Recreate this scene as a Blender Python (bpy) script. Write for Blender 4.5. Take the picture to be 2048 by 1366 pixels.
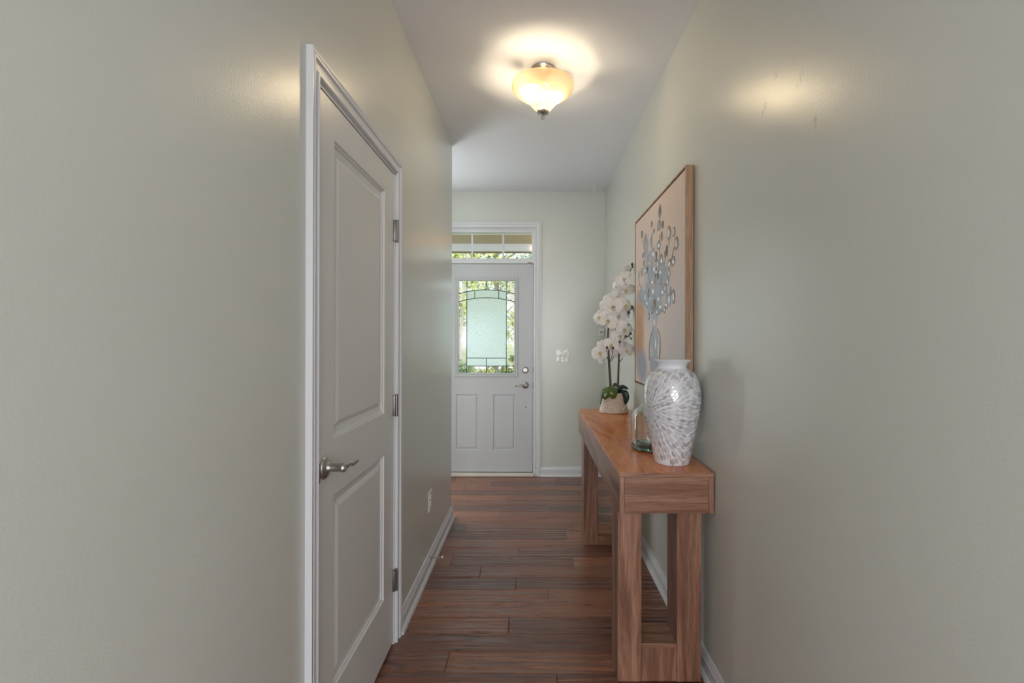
import bpy, bmesh, math, random
from mathutils import Vector, Matrix, Euler, noise

for o in list(bpy.data.objects):
    bpy.data.objects.remove(o)
scene = bpy.context.scene
col = scene.collection
R = random.Random(7)
PI = math.pi

# ------------------------------------------------------------------ camera
CAMZ = 1.326
cam_d = bpy.data.cameras.new('camera')
cam = bpy.data.objects.new('camera', cam_d)
col.objects.link(cam)
cam.location = (0, 0, CAMZ)
cam.rotation_euler = (PI / 2, -0.0025, 0)
cam_d.sensor_width = 36
cam_d.lens = 960 / 2048 * 36
cam_d.shift_x = -42 / 2048
cam_d.shift_y = -6 / 2048
cam_d.clip_start = 0.05
cam_d.clip_end = 300
scene.camera = cam

# ------------------------------------------------------------------ world, sun, area lights, exposure
scene.view_settings.view_transform = 'Standard'
scene.view_settings.look = 'None'
scene.view_settings.gamma = 1
scene.view_settings.use_curve_mapping = False
scene.view_settings.exposure = 0.40

world = bpy.data.worlds.new('world')
scene.world = world
world.use_nodes = True
bg = world.node_tree.nodes['Background']
bg.inputs[0].default_value = (0.80, 0.90, 1.0, 1)
bg.inputs[1].default_value = 2.5

YF_ = 4.63
def lamp(name, kind, loc, rot, energy, color, size=None, size_y=None):
    d = bpy.data.lights.new(name, kind)
    d.energy = energy
    d.color = color
    if kind == 'AREA':
        d.shape = 'RECTANGLE'
        d.size = size
        d.size_y = size_y or size
    if kind == 'SUN':
        d.angle = math.radians(0.6)
    if kind == 'POINT':
        d.shadow_soft_size = size
    o = bpy.data.objects.new(name, d)
    col.objects.link(o)
    o.location = loc
    o.rotation_euler = rot
    return o

# sun over the front garden, coming from the left of the house front
lamp('sun', 'SUN', (0, 0, 10), (math.radians(-38), math.radians(-34), 0), 3.6, (1.0, 0.93, 0.80))
# cool fill lamps added in the unseen living room, no windows built there
lamp('fill_light_back', 'AREA', (0.25, -4.85, 1.55), (math.radians(90), 0, 0), 122, (0.92, 0.965, 1.0), 3.4, 2.1)
lamp('fill_light_right', 'AREA', (2.95, -1.7, 1.5), (math.radians(90), 0, math.radians(90)), 62, (0.92, 0.965, 1.0), 2.8, 2.0)
lamp('fill_light_left', 'AREA', (-2.95, -1.7, 1.5), (math.radians(90), 0, math.radians(-90)), 62, (0.92, 0.965, 1.0), 2.8, 2.0)
# daylight of the narrow window beside the entry door, left of the hall corner
lamp('daylight_foyer_window', 'AREA', (-1.6, YF_ - .02, 1.35), (math.radians(-90), 0, 0), 25, (0.93, 0.985, 1.0), 0.95, 1.9)

# ------------------------------------------------------------------ geometry constants
XL, XR = -0.600, 0.692          # hall side walls
YF = 4.63                       # entry wall
YC = 3.54                       # where the left wall ends
H = 2.743                       # ceiling
FOYX = -2.6
YB = -0.30                       # where the hall opens to the living room

def P(px, py, Y):
    return Vector(((px - 1066) * Y / 960, Y, CAMZ + (677 - py) * Y / 960))

# ------------------------------------------------------------------ helpers
def new_mat(name):
    m = bpy.data.materials.new(name)
    m.use_nodes = True
    return m, m.node_tree, m.node_tree.nodes['Principled BSDF']

def lin(c):
    return tuple(((v / 255) / 12.92 if v / 255 <= 0.04045 else ((v / 255 + 0.055) / 1.055) ** 2.4) for v in c) + (1,)

def N(nt, t, **kw):
    n = nt.nodes.new(t)
    for k, v in kw.items():
        setattr(n, k, v)
    return n

def link(nt, a, b):
    nt.links.new(a, b)

def coords(nt, kind='Object', scale=(1, 1, 1), loc=(0, 0, 0), rot=(0, 0, 0)):
    if kind == 'World':
        g = N(nt, 'ShaderNodeNewGeometry')
        out = g.outputs['Position']
    else:
        g = N(nt, 'ShaderNodeTexCoord')
        out = g.outputs[kind]
    mp = N(nt, 'ShaderNodeMapping')
    mp.inputs['Scale'].default_value = scale
    mp.inputs['Location'].default_value = loc
    mp.inputs['Rotation'].default_value = rot
    link(nt, out, mp.inputs['Vector'])
    return mp.outputs['Vector']

def ntex(nt, vec, scale, detail=3, rough=0.5, dist=0):
    n = N(nt, 'ShaderNodeTexNoise')
    n.inputs['Scale'].default_value = scale
    n.inputs['Detail'].default_value = detail
    n.inputs['Roughness'].default_value = rough
    n.inputs['Distortion'].default_value = dist
    link(nt, vec, n.inputs['Vector'])
    return n.outputs['Fac']

def ramp(nt, fac, stops):
    r = N(nt, 'ShaderNodeValToRGB')
    e = r.color_ramp.elements
    while len(e) < len(stops):
        e.new(0.5)
    for i, (p, c) in enumerate(stops):
        e[i].position = p
        e[i].color = c if len(c) == 4 else (*c, 1)
    link(nt, fac, r.inputs['Fac'])
    return r.outputs['Color']

def mix(nt, fac, a, b, mode='MIX'):
    n = N(nt, 'ShaderNodeMix', data_type='RGBA', blend_type=mode)
    for sock, v in ((n.inputs[0], fac), (n.inputs[6], a), (n.inputs[7], b)):
        if hasattr(v, 'links') or isinstance(v, bpy.types.NodeSocket):
            link(nt, v, sock)
        else:
            sock.default_value = v
    return n.outputs[2]

def mth(nt, op, a, b=None, c=None, clamp=False):
    n = N(nt, 'ShaderNodeMath', operation=op, use_clamp=clamp)
    for i, v in enumerate((a, b, c)):
        if v is None:
            continue
        if isinstance(v, bpy.types.NodeSocket):
            link(nt, v, n.inputs[i])
        else:
            n.inputs[i].default_value = v
    return n.outputs[0]

def bump(nt, bsdf, height, strength, dist=0.01, normal=None):
    b = N(nt, 'ShaderNodeBump')
    b.inputs['Strength'].default_value = strength
    b.inputs['Distance'].default_value = dist
    link(nt, height, b.inputs['Height'])
    if normal is not None:
        link(nt, normal, b.inputs['Normal'])
    if bsdf is not None:
        link(nt, b.outputs['Normal'], bsdf.inputs['Normal'])
    return b.outputs['Normal']

def simple(name, c, rough=0.5, metal=0.0, spec=0.5, bumps=None, var=None):
    m, nt, b = new_mat(name)
    c = lin(c) if max(c) > 1 else (*c[:3], 1)
    b.inputs['Base Color'].default_value = c
    b.inputs['Roughness'].default_value = rough
    b.inputs['Metallic'].default_value = metal
    b.inputs['Specular IOR Level'].default_value = spec
    if var:
        v = coords(nt, 'Object')
        f = ntex(nt, v, var[0], 4)
        c2 = tuple(x * var[1] for x in c[:3]) + (1,)
        link(nt, mix(nt, f, c, c2), b.inputs['Base Color'])
    if bumps:
        v = coords(nt, 'Object')
        bump(nt, b, ntex(nt, v, bumps[0], 3), bumps[1], bumps[2])
    return m

# ------------------------------------------------------------------ materials
def wall_paint(name, c, rough=0.4, scuffs=()):
    m, nt, b = new_mat(name)
    base = lin(c)
    v = coords(nt, 'World')
    f = ntex(nt, v, 1.3, 3)
    c1 = tuple(x * 0.97 for x in base[:3]) + (1,)
    c2 = tuple(min(1, x * 1.03) for x in base[:3]) + (1,)
    colr = mix(nt, f, c1, c2)
    if scuffs:
        geo = N(nt, 'ShaderNodeNewGeometry')
        sc = ntex(nt, coords(nt, 'World', (1, 1, 0.6)), 60, 4, 0.7)
        mask = ramp(nt, sc, [(0.5, (0, 0, 0)), (0.62, (1, 1, 1))])
        tot = None
        for (y, z, ry, rz, s) in scuffs:
            mp = N(nt, 'ShaderNodeMapping', vector_type='POINT')
            mp.inputs['Location'].default_value = (0, -y / ry, -z / rz)
            mp.inputs['Scale'].default_value = (0, 1 / ry, 1 / rz)
            link(nt, geo.outputs['Position'], mp.inputs['Vector'])
            ln = N(nt, 'ShaderNodeVectorMath', operation='LENGTH')
            link(nt, mp.outputs['Vector'], ln.inputs[0])
            g = mth(nt, 'SUBTRACT', 1.0, ln.outputs['Value'], clamp=True)
            g = mth(nt, 'MULTIPLY', g, s)
            tot = g if tot is None else mth(nt, 'ADD', tot, g)
        k = mth(nt, 'MULTIPLY', tot, mask, clamp=True)
        colr = mix(nt, k, colr, lin((112, 112, 104)))
    link(nt, colr, b.inputs['Base Color'])
    b.inputs['Roughness'].default_value = rough
    b.inputs['Specular IOR Level'].default_value = 0.75
    n1 = ntex(nt, v, 190, 2, 0.5)
    n2 = ntex(nt, v, 12, 2, 0.5)
    h = mth(nt, 'ADD', n1, mth(nt, 'MULTIPLY', n2, 1.2))
    bump(nt, b, h, 0.16, 0.0022)
    return m

def wall_yz(px, py):
    Y = 960 * XR / (px - 1066)
    return Y, CAMZ + (677 - py) * Y / 960

SC = []
for px, py, ry, rz, s in ((1588, 116, .012, .012, .5), (1603, 122, .014, .01, .5), (1603, 140, .008, .01, .6), (1597, 160, .03, .022, .7),
                          (1552, 146, .02, .02, .45), (1530, 205, .02, .025, .8), (1524, 222, .01, .03, .6), (1629, 245, .01, .03, .9),
                          (1578, 325, .016, .012, .8)):
    y, z = wall_yz(px, py)
    SC.append((y, z, ry, rz, s))
M = {}
M['wall'] = wall_paint('sage_wall_paint', (210, 212, 205), 0.28)
M['wall_r'] = wall_paint('sage_wall_paint_scuffed', (210, 212, 205), 0.28, SC)
M['ceiling'] = wall_paint('ceiling_paint', (234, 236, 242), 0.85)
M['trim'] = simple('white_trim_paint', (222, 223, 227), 0.28, bumps=(40, 0.08, 0.002))
M['door'] = simple('door_paint', (222, 222, 221), 0.32, bumps=(30, 0.08, 0.002))

def entry_door_paint():
    m, nt, b = new_mat('entry_door_paint')
    b.inputs['Base Color'].default_value = lin((198, 199, 203))
    b.inputs['Roughness'].default_value = 0.38
    v = coords(nt, 'Object', (30, 30, 2.0))
    bump(nt, b, ntex(nt, v, 6, 4, 0.6, 1.0), 0.25, 0.0012)
    return m
M['entry'] = entry_door_paint()
M['nickel'] = simple('satin_nickel', (186, 183, 178), 0.34, 1.0)
M['hinge'] = simple('dull_nickel_hinge', (140, 138, 134), 0.38, 1.0)
M['dark'] = simple('dark_gap', (26, 24, 24), 0.6)
M['plastic'] = simple('white_plastic', (232, 232, 228), 0.3)
M['came'] = simple('dark_lead_came', (52, 66, 66), 0.4, 0.7)

def wood(name, axis, cols, stretch=0.09, scale=9, rough=0.35, spec=0.5, fine=120):
    m, nt, b = new_mat(name)
    sc = [1, 1, 1]
    sc[axis] = stretch
    v = coords(nt, 'Object', tuple(sc), (R.random() * 5, R.random() * 5, R.random() * 5))
    f1 = ntex(nt, v, scale, 5, 0.6, 1.6)
    sc2 = [1, 1, 1]
    sc2[axis] = 0.035
    v2 = coords(nt, 'Object', tuple(sc2))
    f2 = ntex(nt, v2, fine * 2.4, 4, 0.7)
    c = ramp(nt, f1, [(0.28, cols[0]), (0.46, cols[1]), (0.58, cols[2]), (0.75, cols[1])])
    streak = ramp(nt, f2, [(0.36, (0.55, 0.53, 0.53)), (0.5, (0.88, 0.87, 0.87)), (0.62, (1.06, 1.06, 1.06))])
    c = mix(nt, 0.85, c, streak, 'MULTIPLY')
    link(nt, c, b.inputs['Base Color'])
    b.inputs['Roughness'].default_value = rough
    b.inputs['Specular IOR Level'].default_value = spec
    bump(nt, b, f2, 0.15, 0.0008)
    return m
TW = [lin((92, 62, 48)), lin((142, 99, 78)), lin((178, 134, 110))]
TW_LIT = [lin((188, 88, 22)), lin((220, 116, 38)), lin((232, 142, 60))]  # same table wood, warm lamplight on the top painted in as orange
M['table_y'] = wood('table_wood_lengthwise', 1, TW)
M['table_x'] = wood('table_wood_crosswise', 0, TW)
M['table_z'] = wood('table_wood_upright', 2, TW)
M['table_top_lit'] = wood('table_wood_lamplit', 1, TW_LIT, stretch=0.22, scale=7, rough=0.22)
M['frame_wood'] = wood('frame_oak', 2, [lin((156, 122, 94)), lin((176, 140, 108)), lin((190, 156, 124))], fine=140, rough=0.5)

def floor_mat():
    m, nt, b = new_mat('scraped_hickory_floor')
    at = N(nt, 'ShaderNodeAttribute', attribute_name='plank')
    sep = N(nt, 'ShaderNodeSeparateColor')
    link(nt, at.outputs['Color'], sep.inputs[0])
    r, g = sep.outputs[0], sep.outputs[1]
    comb = N(nt, 'ShaderNodeCombineXYZ')
    link(nt, mth(nt, 'MULTIPLY', g, 37.0), comb.inputs[0])
    link(nt, mth(nt, 'MULTIPLY', r, 19.0), comb.inputs[2])
    geo = N(nt, 'ShaderNodeNewGeometry')
    add = N(nt, 'ShaderNodeVectorMath', operation='ADD')
    link(nt, geo.outputs['Position'], add.inputs[0])
    link(nt, comb.outputs[0], add.inputs[1])
    def mp(s):
        q = N(nt, 'ShaderNodeMapping')
        q.inputs['Scale'].default_value = s
        link(nt, add.outputs[0], q.inputs['Vector'])
        return q.outputs['Vector']
    grain = ntex(nt, mp((0.9, 7, 1)), 7, 6, 0.65, 1.2)
    fine = ntex(nt, mp((1.2, 22, 1)), 18, 4, 0.7)
    base = ramp(nt, r, [(0.0, lin((102, 66, 58))), (0.25, lin((140, 88, 64))), (0.6, lin((154, 99, 72))), (1.0, lin((164, 110, 82)))])
    gr = ramp(nt, grain, [(0.3, (0.42, 0.38, 0.38)), (0.5, (1, 1, 1)), (0.7, (1.12, 1.08, 1.02))])
    c = mix(nt, 0.9, base, gr, 'MULTIPLY')
    fr = ramp(nt, fine, [(0.35, (0.5, 0.47, 0.47)), (0.55, (1, 1, 1))])
    c = mix(nt, 0.5, c, fr, 'MULTIPLY')
    # dark knots and chatter marks
    kn = ntex(nt, mp((2.2, 9, 1)), 2.3, 2, 0.5, 0.5)
    km = ramp(nt, kn, [(0.66, (0, 0, 0)), (0.74, (1, 1, 1))])
    c = mix(nt, mth(nt, 'MULTIPLY', km, 0.6), c, lin((48, 28, 26)))
    link(nt, c, b.inputs['Base Color'])
    rr = mth(nt, 'ADD', mth(nt, 'MULTIPLY', fine, 0.18), 0.27)
    link(nt, rr, b.inputs['Roughness'])
    # hand scraped ridges running along each plank
    scr = ntex(nt, mp((0.045, 1.0, 1)), 44, 1, 0.4, 0.25)
    wav = ntex(nt, mp((0.5, 1.0, 1)), 9, 2, 0.5)
    h = mth(nt, 'ADD', mth(nt, 'MULTIPLY', scr, 1.0), mth(nt, 'MULTIPLY', wav, 0.5))
    n1 = bump(nt, None, h, 1.0, 0.013)
    n2 = bump(nt, b, fine, 0.12, 0.001, n1)
    b.inputs['Coat Weight'].default_value = 0.5
    b.inputs['Coat Roughness'].default_value = 0.24
    b.inputs['Coat IOR'].default_value = 1.6
    link(nt, n2, b.inputs['Coat Normal'])
    return m
M['floor'] = floor_mat()

def glass_mat(name, tint, rough, clear, tex_scale=0, tex_strength=0.0, dist=0.003, transl=0.0):
    """pane: straight see-through share + refractive / translucent share"""
    m, nt, b = new_mat(name)
    nt.nodes.remove(b)
    out = nt.nodes['Material Output']
    tr = N(nt, 'ShaderNodeBsdfTransparent')
    tr.inputs[0].default_value = tint
    rf = N(nt, 'ShaderNodeBsdfRefraction')
    rf.inputs['Color'].default_value = tint
    rf.inputs['Roughness'].default_value = rough
    rf.inputs['IOR'].default_value = 1.02 if not transl else 1.12
    gl = N(nt, 'ShaderNodeBsdfGlossy')
    gl.inputs['Roughness'].default_value = 0.08
    cur = rf.outputs[0]
    if tex_scale:
        v = coords(nt, 'Object', (1, 1, 1.9))
        h = ntex(nt, v, tex_scale, 3, 0.6, 0.8)
        bn = bump(nt, None, h, tex_strength, dist)
        link(nt, bn, rf.inputs['Normal'])
        link(nt, bn, gl.inputs['Normal'])
    if transl:
        tl = N(nt, 'ShaderNodeBsdfTranslucent')
        tl.inputs[0].default_value = tint
        if tex_scale:
            link(nt, bn, tl.inputs['Normal'])
            cc = mix(nt, ramp(nt, h, [(0.35, (0, 0, 0)), (0.65, (1, 1, 1))]), tuple(x * 0.72 for x in tint[:3]) + (1,), tuple(min(1, x * 1.1) for x in tint[:3]) + (1,))
            link(nt, cc, tl.inputs[0])
        ms = N(nt, 'ShaderNodeMixShader')
        ms.inputs[0].default_value = transl
        link(nt, cur, ms.inputs[1])
        link(nt, tl.outputs[0], ms.inputs[2])
        cur = ms.outputs[0]
    m2 = N(nt, 'ShaderNodeMixShader')
    m2.inputs[0].default_value = clear
    link(nt, cur, m2.inputs[1])
    link(nt, tr.outputs[0], m2.inputs[2])
    fr = N(nt, 'ShaderNodeFresnel')
    fr.inputs[0].default_value = 1.45
    m3 = N(nt, 'ShaderNodeMixShader')
    link(nt, fr.outputs[0], m3.inputs[0])
    link(nt, m2.outputs[0], m3.inputs[1])
    link(nt, gl.outputs[0], m3.inputs[2])
    link(nt, m3.outputs[0], out.inputs[0])
    return m
M['pane'] = glass_mat('clear_pane', (0.95, 0.97, 0.96, 1), 0.0, 0.95)
M['pane_seedy'] = glass_mat('wavy_clear_glass', (0.95, 0.98, 0.97, 1), 0.0, 0.70, 70, 0.5, 0.02)
M['pane_frost'] = glass_mat('frosted_textured_glass', (0.68, 0.79, 0.77, 1), 0.5, 0.0, 150, 0.6, 0.006, 0.75)

def petal_mat():
    m, nt, b = new_mat('white_orchid_petal')
    v = coords(nt, 'Object')
    f = ntex(nt, v, 30, 3)
    link(nt, mix(nt, f, lin((252, 248, 243)), lin((240, 237, 236))), b.inputs['Base Color'])
    b.inputs['Roughness'].default_value = 0.55
    b.inputs['Subsurface Weight'].default_value = 0.15
    b.inputs['Subsurface Radius'].default_value = (0.01, 0.008, 0.006)
    bump(nt, b, ntex(nt, v, 120, 3), 0.15, 0.002)
    return m
M['petal'] = petal_mat()
M['lip'] = simple('orchid_lip', (232, 214, 168), 0.5, var=(160, 0.7))
M['stem'] = simple('orchid_stem', (104, 84, 58), 0.6, var=(60, 0.6))
M['stem_thin'] = simple('orchid_side_stem', (52, 54, 44), 0.6)
M['bud'] = simple('orchid_bud', (92, 88, 40), 0.45, var=(80, 0.6))
M['leaf'] = simple('orchid_leaf', (92, 120, 44), 0.28, var=(25, 0.55))
M['leaf_teal'] = simple('orchid_leaf_dark', (32, 62, 58), 0.28, var=(25, 0.6))
M['moss'] = simple('pot_moss', (58, 62, 38), 0.9, var=(120, 0.4))

def pot_mat():
    m, nt, b = new_mat('cream_hammered_ceramic')
    b.inputs['Base Color'].default_value = lin((240, 226, 210))
    b.inputs['Roughness'].default_value = 0.4
    vo = N(nt, 'ShaderNodeTexVoronoi', feature='SMOOTH_F1')
    vo.inputs['Scale'].default_value = 62
    link(nt, coords(nt, 'Object', (1, 1, 1.5)), vo.inputs['Vector'])
    bump(nt, b, vo.outputs['Distance'], 1.0, 0.012)
    return m
M['pot'] = pot_mat()
M['grout'] = simple('vase_white_grout', (238, 239, 246), 0.22, bumps=(60, 0.25, 0.002))
def pearl(name, c):
    m, nt, b = new_mat(name)
    v = coords(nt, 'Object', (1, 1, 0.5))
    f = ntex(nt, v, 110, 3, 0.6, 1.0)
    a = lin(c)
    link(nt, mix(nt, f, tuple(x * 0.75 for x in a[:3]) + (1,), tuple(min(1, x * 1.25) for x in a[:3]) + (1,)), b.inputs['Base Color'])
    b.inputs['Roughness'].default_value = 0.16
    b.inputs['Metallic'].default_value = 0.15
    b.inputs['Coat Weight'].default_value = 0.5
    bump(nt, b, f, 0.3, 0.001)
    return m
M['pearl_a'] = pearl('mother_of_pearl_light', (222, 221, 222))
M['pearl_b'] = pearl('mother_of_pearl_mid', (206, 204, 206))
M['pearl_c'] = pearl('mother_of_pearl_dark', (184, 182, 186))

def jug_glass(name, c, rough=0.0):
    m, nt, b = new_mat(name)
    b.inputs['Base Color'].default_value = c
    b.inputs['Roughness'].default_value = rough
    b.inputs['Transmission Weight'].default_value = 1.0
    b.inputs['IOR'].default_value = 1.47
    return m
M['jug'] = jug_glass('pale_recycled_glass', (0.90, 0.98, 0.98, 1))
M['jug_base'] = jug_glass('teal_recycled_glass', (0.22, 0.62, 0.70, 1), 0.05)

def shade_mat():
    m, nt, b = new_mat('amber_frosted_glass')
    nt.nodes.remove(b)
    out = nt.nodes['Material Output']
    tl = N(nt, 'ShaderNodeBsdfTranslucent')
    tl.inputs[0].default_value = (0.17, 0.118, 0.066, 1)
    df = N(nt, 'ShaderNodeBsdfDiffuse')
    df.inputs[0].default_value = (0.26, 0.20, 0.13, 1)
    gl = N(nt, 'ShaderNodeBsdfGlossy')
    gl.inputs['Roughness'].default_value = 0.15
    ms = N(nt, 'ShaderNodeMixShader')
    ms.inputs[0].default_value = 0.30
    link(nt, tl.outputs[0], ms.inputs[1])
    link(nt, df.outputs[0], ms.inputs[2])
    rf = N(nt, 'ShaderNodeBsdfRefraction')
    rf.inputs['Color'].default_value = (1, 0.9, 0.72, 1)
    rf.inputs['Roughness'].default_value = 0.42
    rf.inputs['IOR'].default_value = 1.25
    m0 = N(nt, 'ShaderNodeMixShader')
    m0.inputs[0].default_value = 0.08
    link(nt, ms.outputs[0], m0.inputs[1])
    link(nt, rf.outputs[0], m0.inputs[2])
    tp = N(nt, 'ShaderNodeBsdfTransparent')
    tp.inputs[0].default_value = (1, 0.97, 0.90, 1)
    m1 = N(nt, 'ShaderNodeMixShader')
    m1.inputs[0].default_value = 0.28
    link(nt, m0.outputs[0], m1.inputs[1])
    link(nt, tp.outputs[0], m1.inputs[2])
    ms = m1
    m2 = N(nt, 'ShaderNodeMixShader')
    m2.inputs[0].default_value = 0.05
    link(nt, ms.outputs[0], m2.inputs[1])
    link(nt, gl.outputs[0], m2.inputs[2])
    link(nt, m2.outputs[0], out.inputs[0])
    return m
M['shade'] = shade_mat()
def emis(name, c, s):
    m, nt, b = new_mat(name)
    b.inputs['Base Color'].default_value = (0.9, 0.9, 0.9, 1)
    b.inputs['Emission Color'].default_value = (*c, 1)
    b.inputs['Emission Strength'].default_value = s
    return m
M['bulb'] = emis('lit_bulb', (1.0, 0.82, 0.56), 310)
M['porch_bulb'] = emis('lit_porch_lamp', (1.0, 0.50, 0.16), 9)

# ------------------------------------------------------------------ object helpers
OFF = {}
def mesh_obj(name, bm, mats, parent=None, smooth=False, recalc=True):
    if recalc:
        bmesh.ops.recalc_face_normals(bm, faces=bm.faces)
    if smooth:
        for f in bm.faces:
            f.smooth = True
    me = bpy.data.meshes.new(name)
    bm.to_mesh(me)
    bm.free()
    if not isinstance(mats, (list, tuple)):
        mats = [mats]
    for m in mats:
        me.materials.append(m)
    if smooth and smooth != 'full':
        try:
            me.set_sharp_from_angle(angle=math.radians(38))
        except Exception:
            pass
    o = bpy.data.objects.new(name, me)
    col.objects.link(o)
    if parent is not None:
        off = OFF.get(parent.name, Vector((0, 0, 0)))
        me.transform(Matrix.Translation(-off))
        OFF[o.name] = off
        o.parent = parent
    return o

def thing(name, label, cat, loc, group=None):
    o = bpy.data.objects.new(name, None)
    col.objects.link(o)
    o.empty_display_size = 0.1
    o.location = loc
    OFF[o.name] = Vector(loc)
    o['label'] = label
    o['category'] = cat
    if group:
        o['group'] = group
    return o

def tag(o, label, cat, group=None):
    o['label'] = label
    o['category'] = cat
    if group:
        o['group'] = group
    return o

def recenter(o, loc):
    """put a top-level mesh object's origin at loc"""
    o.data.transform(Matrix.Translation(-Vector(loc)))
    o.location = loc
    OFF[o.name] = Vector(loc)
    return o

def struct(o):
    o['kind'] = 'structure'
    o['label'] = o.get('label', '')
    if not o['label']:
        del o['label']
    return o

def box(bm, x0, x1, y0, y1, z0, z1, bev=0, mat=0):
    vs = [bm.verts.new((x, y, z)) for z in (z0, z1) for y in (y0, y1) for x in (x0, x1)]
    idx = [(0, 2, 3, 1), (4, 5, 7, 6), (0, 1, 5, 4), (2, 6, 7, 3), (0, 4, 6, 2), (1, 3, 7, 5)]
    fs = [bm.faces.new([vs[i] for i in q]) for q in idx]
    for f in fs:
        f.material_index = mat
    if bev:
        es = set()
        for f in fs:
            es.update(f.edges)
        r = bmesh.ops.bevel(bm, geom=list(es), offset=bev, segments=2, affect='EDGES', profile=0.6)
        for f in r['faces']:
            f.material_index = mat
    return fs

def lathe(bm, prof, center, segs=48, sx=1.0, sy=1.0, axis='Z', mat=0, close=False):
    cx, cy, cz = center
    rings = []
    for r, z in prof:
        ring = []
        for i in range(segs):
            a = 2 * PI * i / segs
            u, v = r * math.cos(a) * sx, r * math.sin(a) * sy
            if axis == 'Z':
                p = (cx + u, cy + v, cz + z)
            elif axis == 'X':
                p = (cx + z, cy + u, cz + v)
            else:
                p = (cx + u, cy + z, cz + v)
            ring.append(bm.verts.new(p))
        rings.append(ring)
    for a, b in zip(rings, rings[1:]):
        for i in range(segs):
            j = (i + 1) % segs
            f = bm.faces.new((a[i], a[j], b[j], b[i]))
            f.material_index = mat
    if close:
        for ring in (rings[0], rings[-1]):
            f = bm.faces.new(ring)
            f.material_index = mat
    return rings

def tube(bm, pts, rad, segs=10, mat=0, cap=True):
    pts = [Vector(p) for p in pts]
    n = len(pts)
    rads = rad if isinstance(rad, (list, tuple)) else [rad] * n
    prev = None
    rings = []
    for i, p in enumerate(pts):
        t = (pts[min(i + 1, n - 1)] - pts[max(i - 1, 0)]).normalized()
        if prev is None:
            ref = Vector((0, 0, 1)) if abs(t.z) < 0.9 else Vector((1, 0, 0))
            u = t.cross(ref).normalized()
        else:
            u = (prev - t * prev.dot(t)).normalized()
        prev = u
        v = t.cross(u)
        ring = [bm.verts.new(p + (u * math.cos(2 * PI * k / segs) + v * math.sin(2 * PI * k / segs)) * rads[i]) for k in range(segs)]
        rings.append(ring)
    for a, b in zip(rings, rings[1:]):
        for k in range(segs):
            l = (k + 1) % segs
            f = bm.faces.new((a[k], a[l], b[l], b[k]))
            f.material_index = mat
    if cap:
        bm.faces.new(rings[0]).material_index = mat
        bm.faces.new(rings[-1]).material_index = mat

def ball(bm, c, r, sc=(1, 1, 1), seg=12, mat=0):
    res = bmesh.ops.create_uvsphere(bm, u_segments=seg, v_segments=max(6, seg // 2 + 2), radius=r)
    for v in res['verts']:
        v.co = Vector((v.co.x * sc[0] + c[0], v.co.y * sc[1] + c[1], v.co.z * sc[2] + c[2]))
        for f in v.link_faces:
            f.material_index = mat

def smooth_path(ctrl, n=24):
    """Catmull-Rom through control points"""
    c = [Vector(p) for p in ctrl]
    c = [c[0] * 2 - c[1]] + c + [c[-1] * 2 - c[-2]]
    out = []
    segs = len(c) - 3
    for i in range(n + 1):
        t = i / n * segs
        k = min(int(t), segs - 1)
        t -= k
        p0, p1, p2, p3 = c[k:k + 4]
        out.append(0.5 * ((2 * p1) + (p2 - p0) * t + (2 * p0 - 5 * p1 + 4 * p2 - p3) * t * t + (3 * p1 - p0 - 3 * p2 + p3) * t ** 3))
    return out

def panel_face(bm, U, V, panels, mapf, profile, hole_profile=None):
    """flat face split around rectangular panels; panel = (u0,u1,v0,v1,kind)"""
    us = sorted(set([U[0], U[1]] + [p[0] for p in panels] + [p[1] for p in panels]))
    vs = sorted(set([V[0], V[1]] + [p[2] for p in panels] + [p[3] for p in panels]))
    for i in range(len(us) - 1):
        for j in range(len(vs) - 1):
            cu, cv = (us[i] + us[i + 1]) / 2, (vs[j] + vs[j + 1]) / 2
            if any(p[0] < cu < p[1] and p[2] < cv < p[3] for p in panels):
                continue
            bm.faces.new([bm.verts.new(mapf(u, v, 0)) for u, v in ((us[i], vs[j]), (us[i + 1], vs[j]), (us[i + 1], vs[j + 1]), (us[i], vs[j + 1]))])
    for p in panels:
        pr = hole_profile if p[4] == 'hole' else profile
        rings = []
        for ins, d in pr:
            rings.append([bm.verts.new(mapf(u, v, d)) for u, v in ((p[0] + ins, p[2] + ins), (p[1] - ins, p[2] + ins), (p[1] - ins, p[3] - ins), (p[0] + ins, p[3] - ins))])
        for a, b in zip(rings, rings[1:]):
            for k in range(4):
                l = (k + 1) % 4
                bm.faces.new((a[k], a[l], b[l], b[k]))
        if p[4] != 'hole':
            bm.faces.new(rings[-1])
    bmesh.ops.remove_doubles(bm, verts=bm.verts, dist=1e-5)

def casing(bm, u0, u1, v0, v1, prof, mapf):
    """mitred door casing: prof = [(outward offset, thickness)]"""
    lines = []
    for w, t in prof:
        lines.append([bm.verts.new(mapf(u, v, t)) for u, v in ((u0 - w, v0), (u0 - w, v1 + w), (u1 + w, v1 + w), (u1 + w, v0))])
    for a, b in zip(lines, lines[1:]):
        for k in range(3):
            bm.faces.new((a[k], a[k + 1], b[k + 1], b[k]))
    for k in (0, 3):
        bm.faces.new([l[k] for l in lines])

CAS = [(0, 0), (0, .010), (.003, .0135), (.008, .014), (.0105, .009), (.018, .008), (.032, .011), (.036, .017), (.042, .018), (.0445, .0145), (.049, .018), (.0555, .018), (.057, .0)]

BASE = [(.0, .0), (.0, .027), (.006, .0265), (.012, .024), (.017, .020), (.019, .014), (.060, .014), (.0635, .0145), (.066, .012),
        (.070, .0105), (.073, .0105), (.077, .0085), (.083, .006), (.088, .0045), (.090, .0)]

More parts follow.
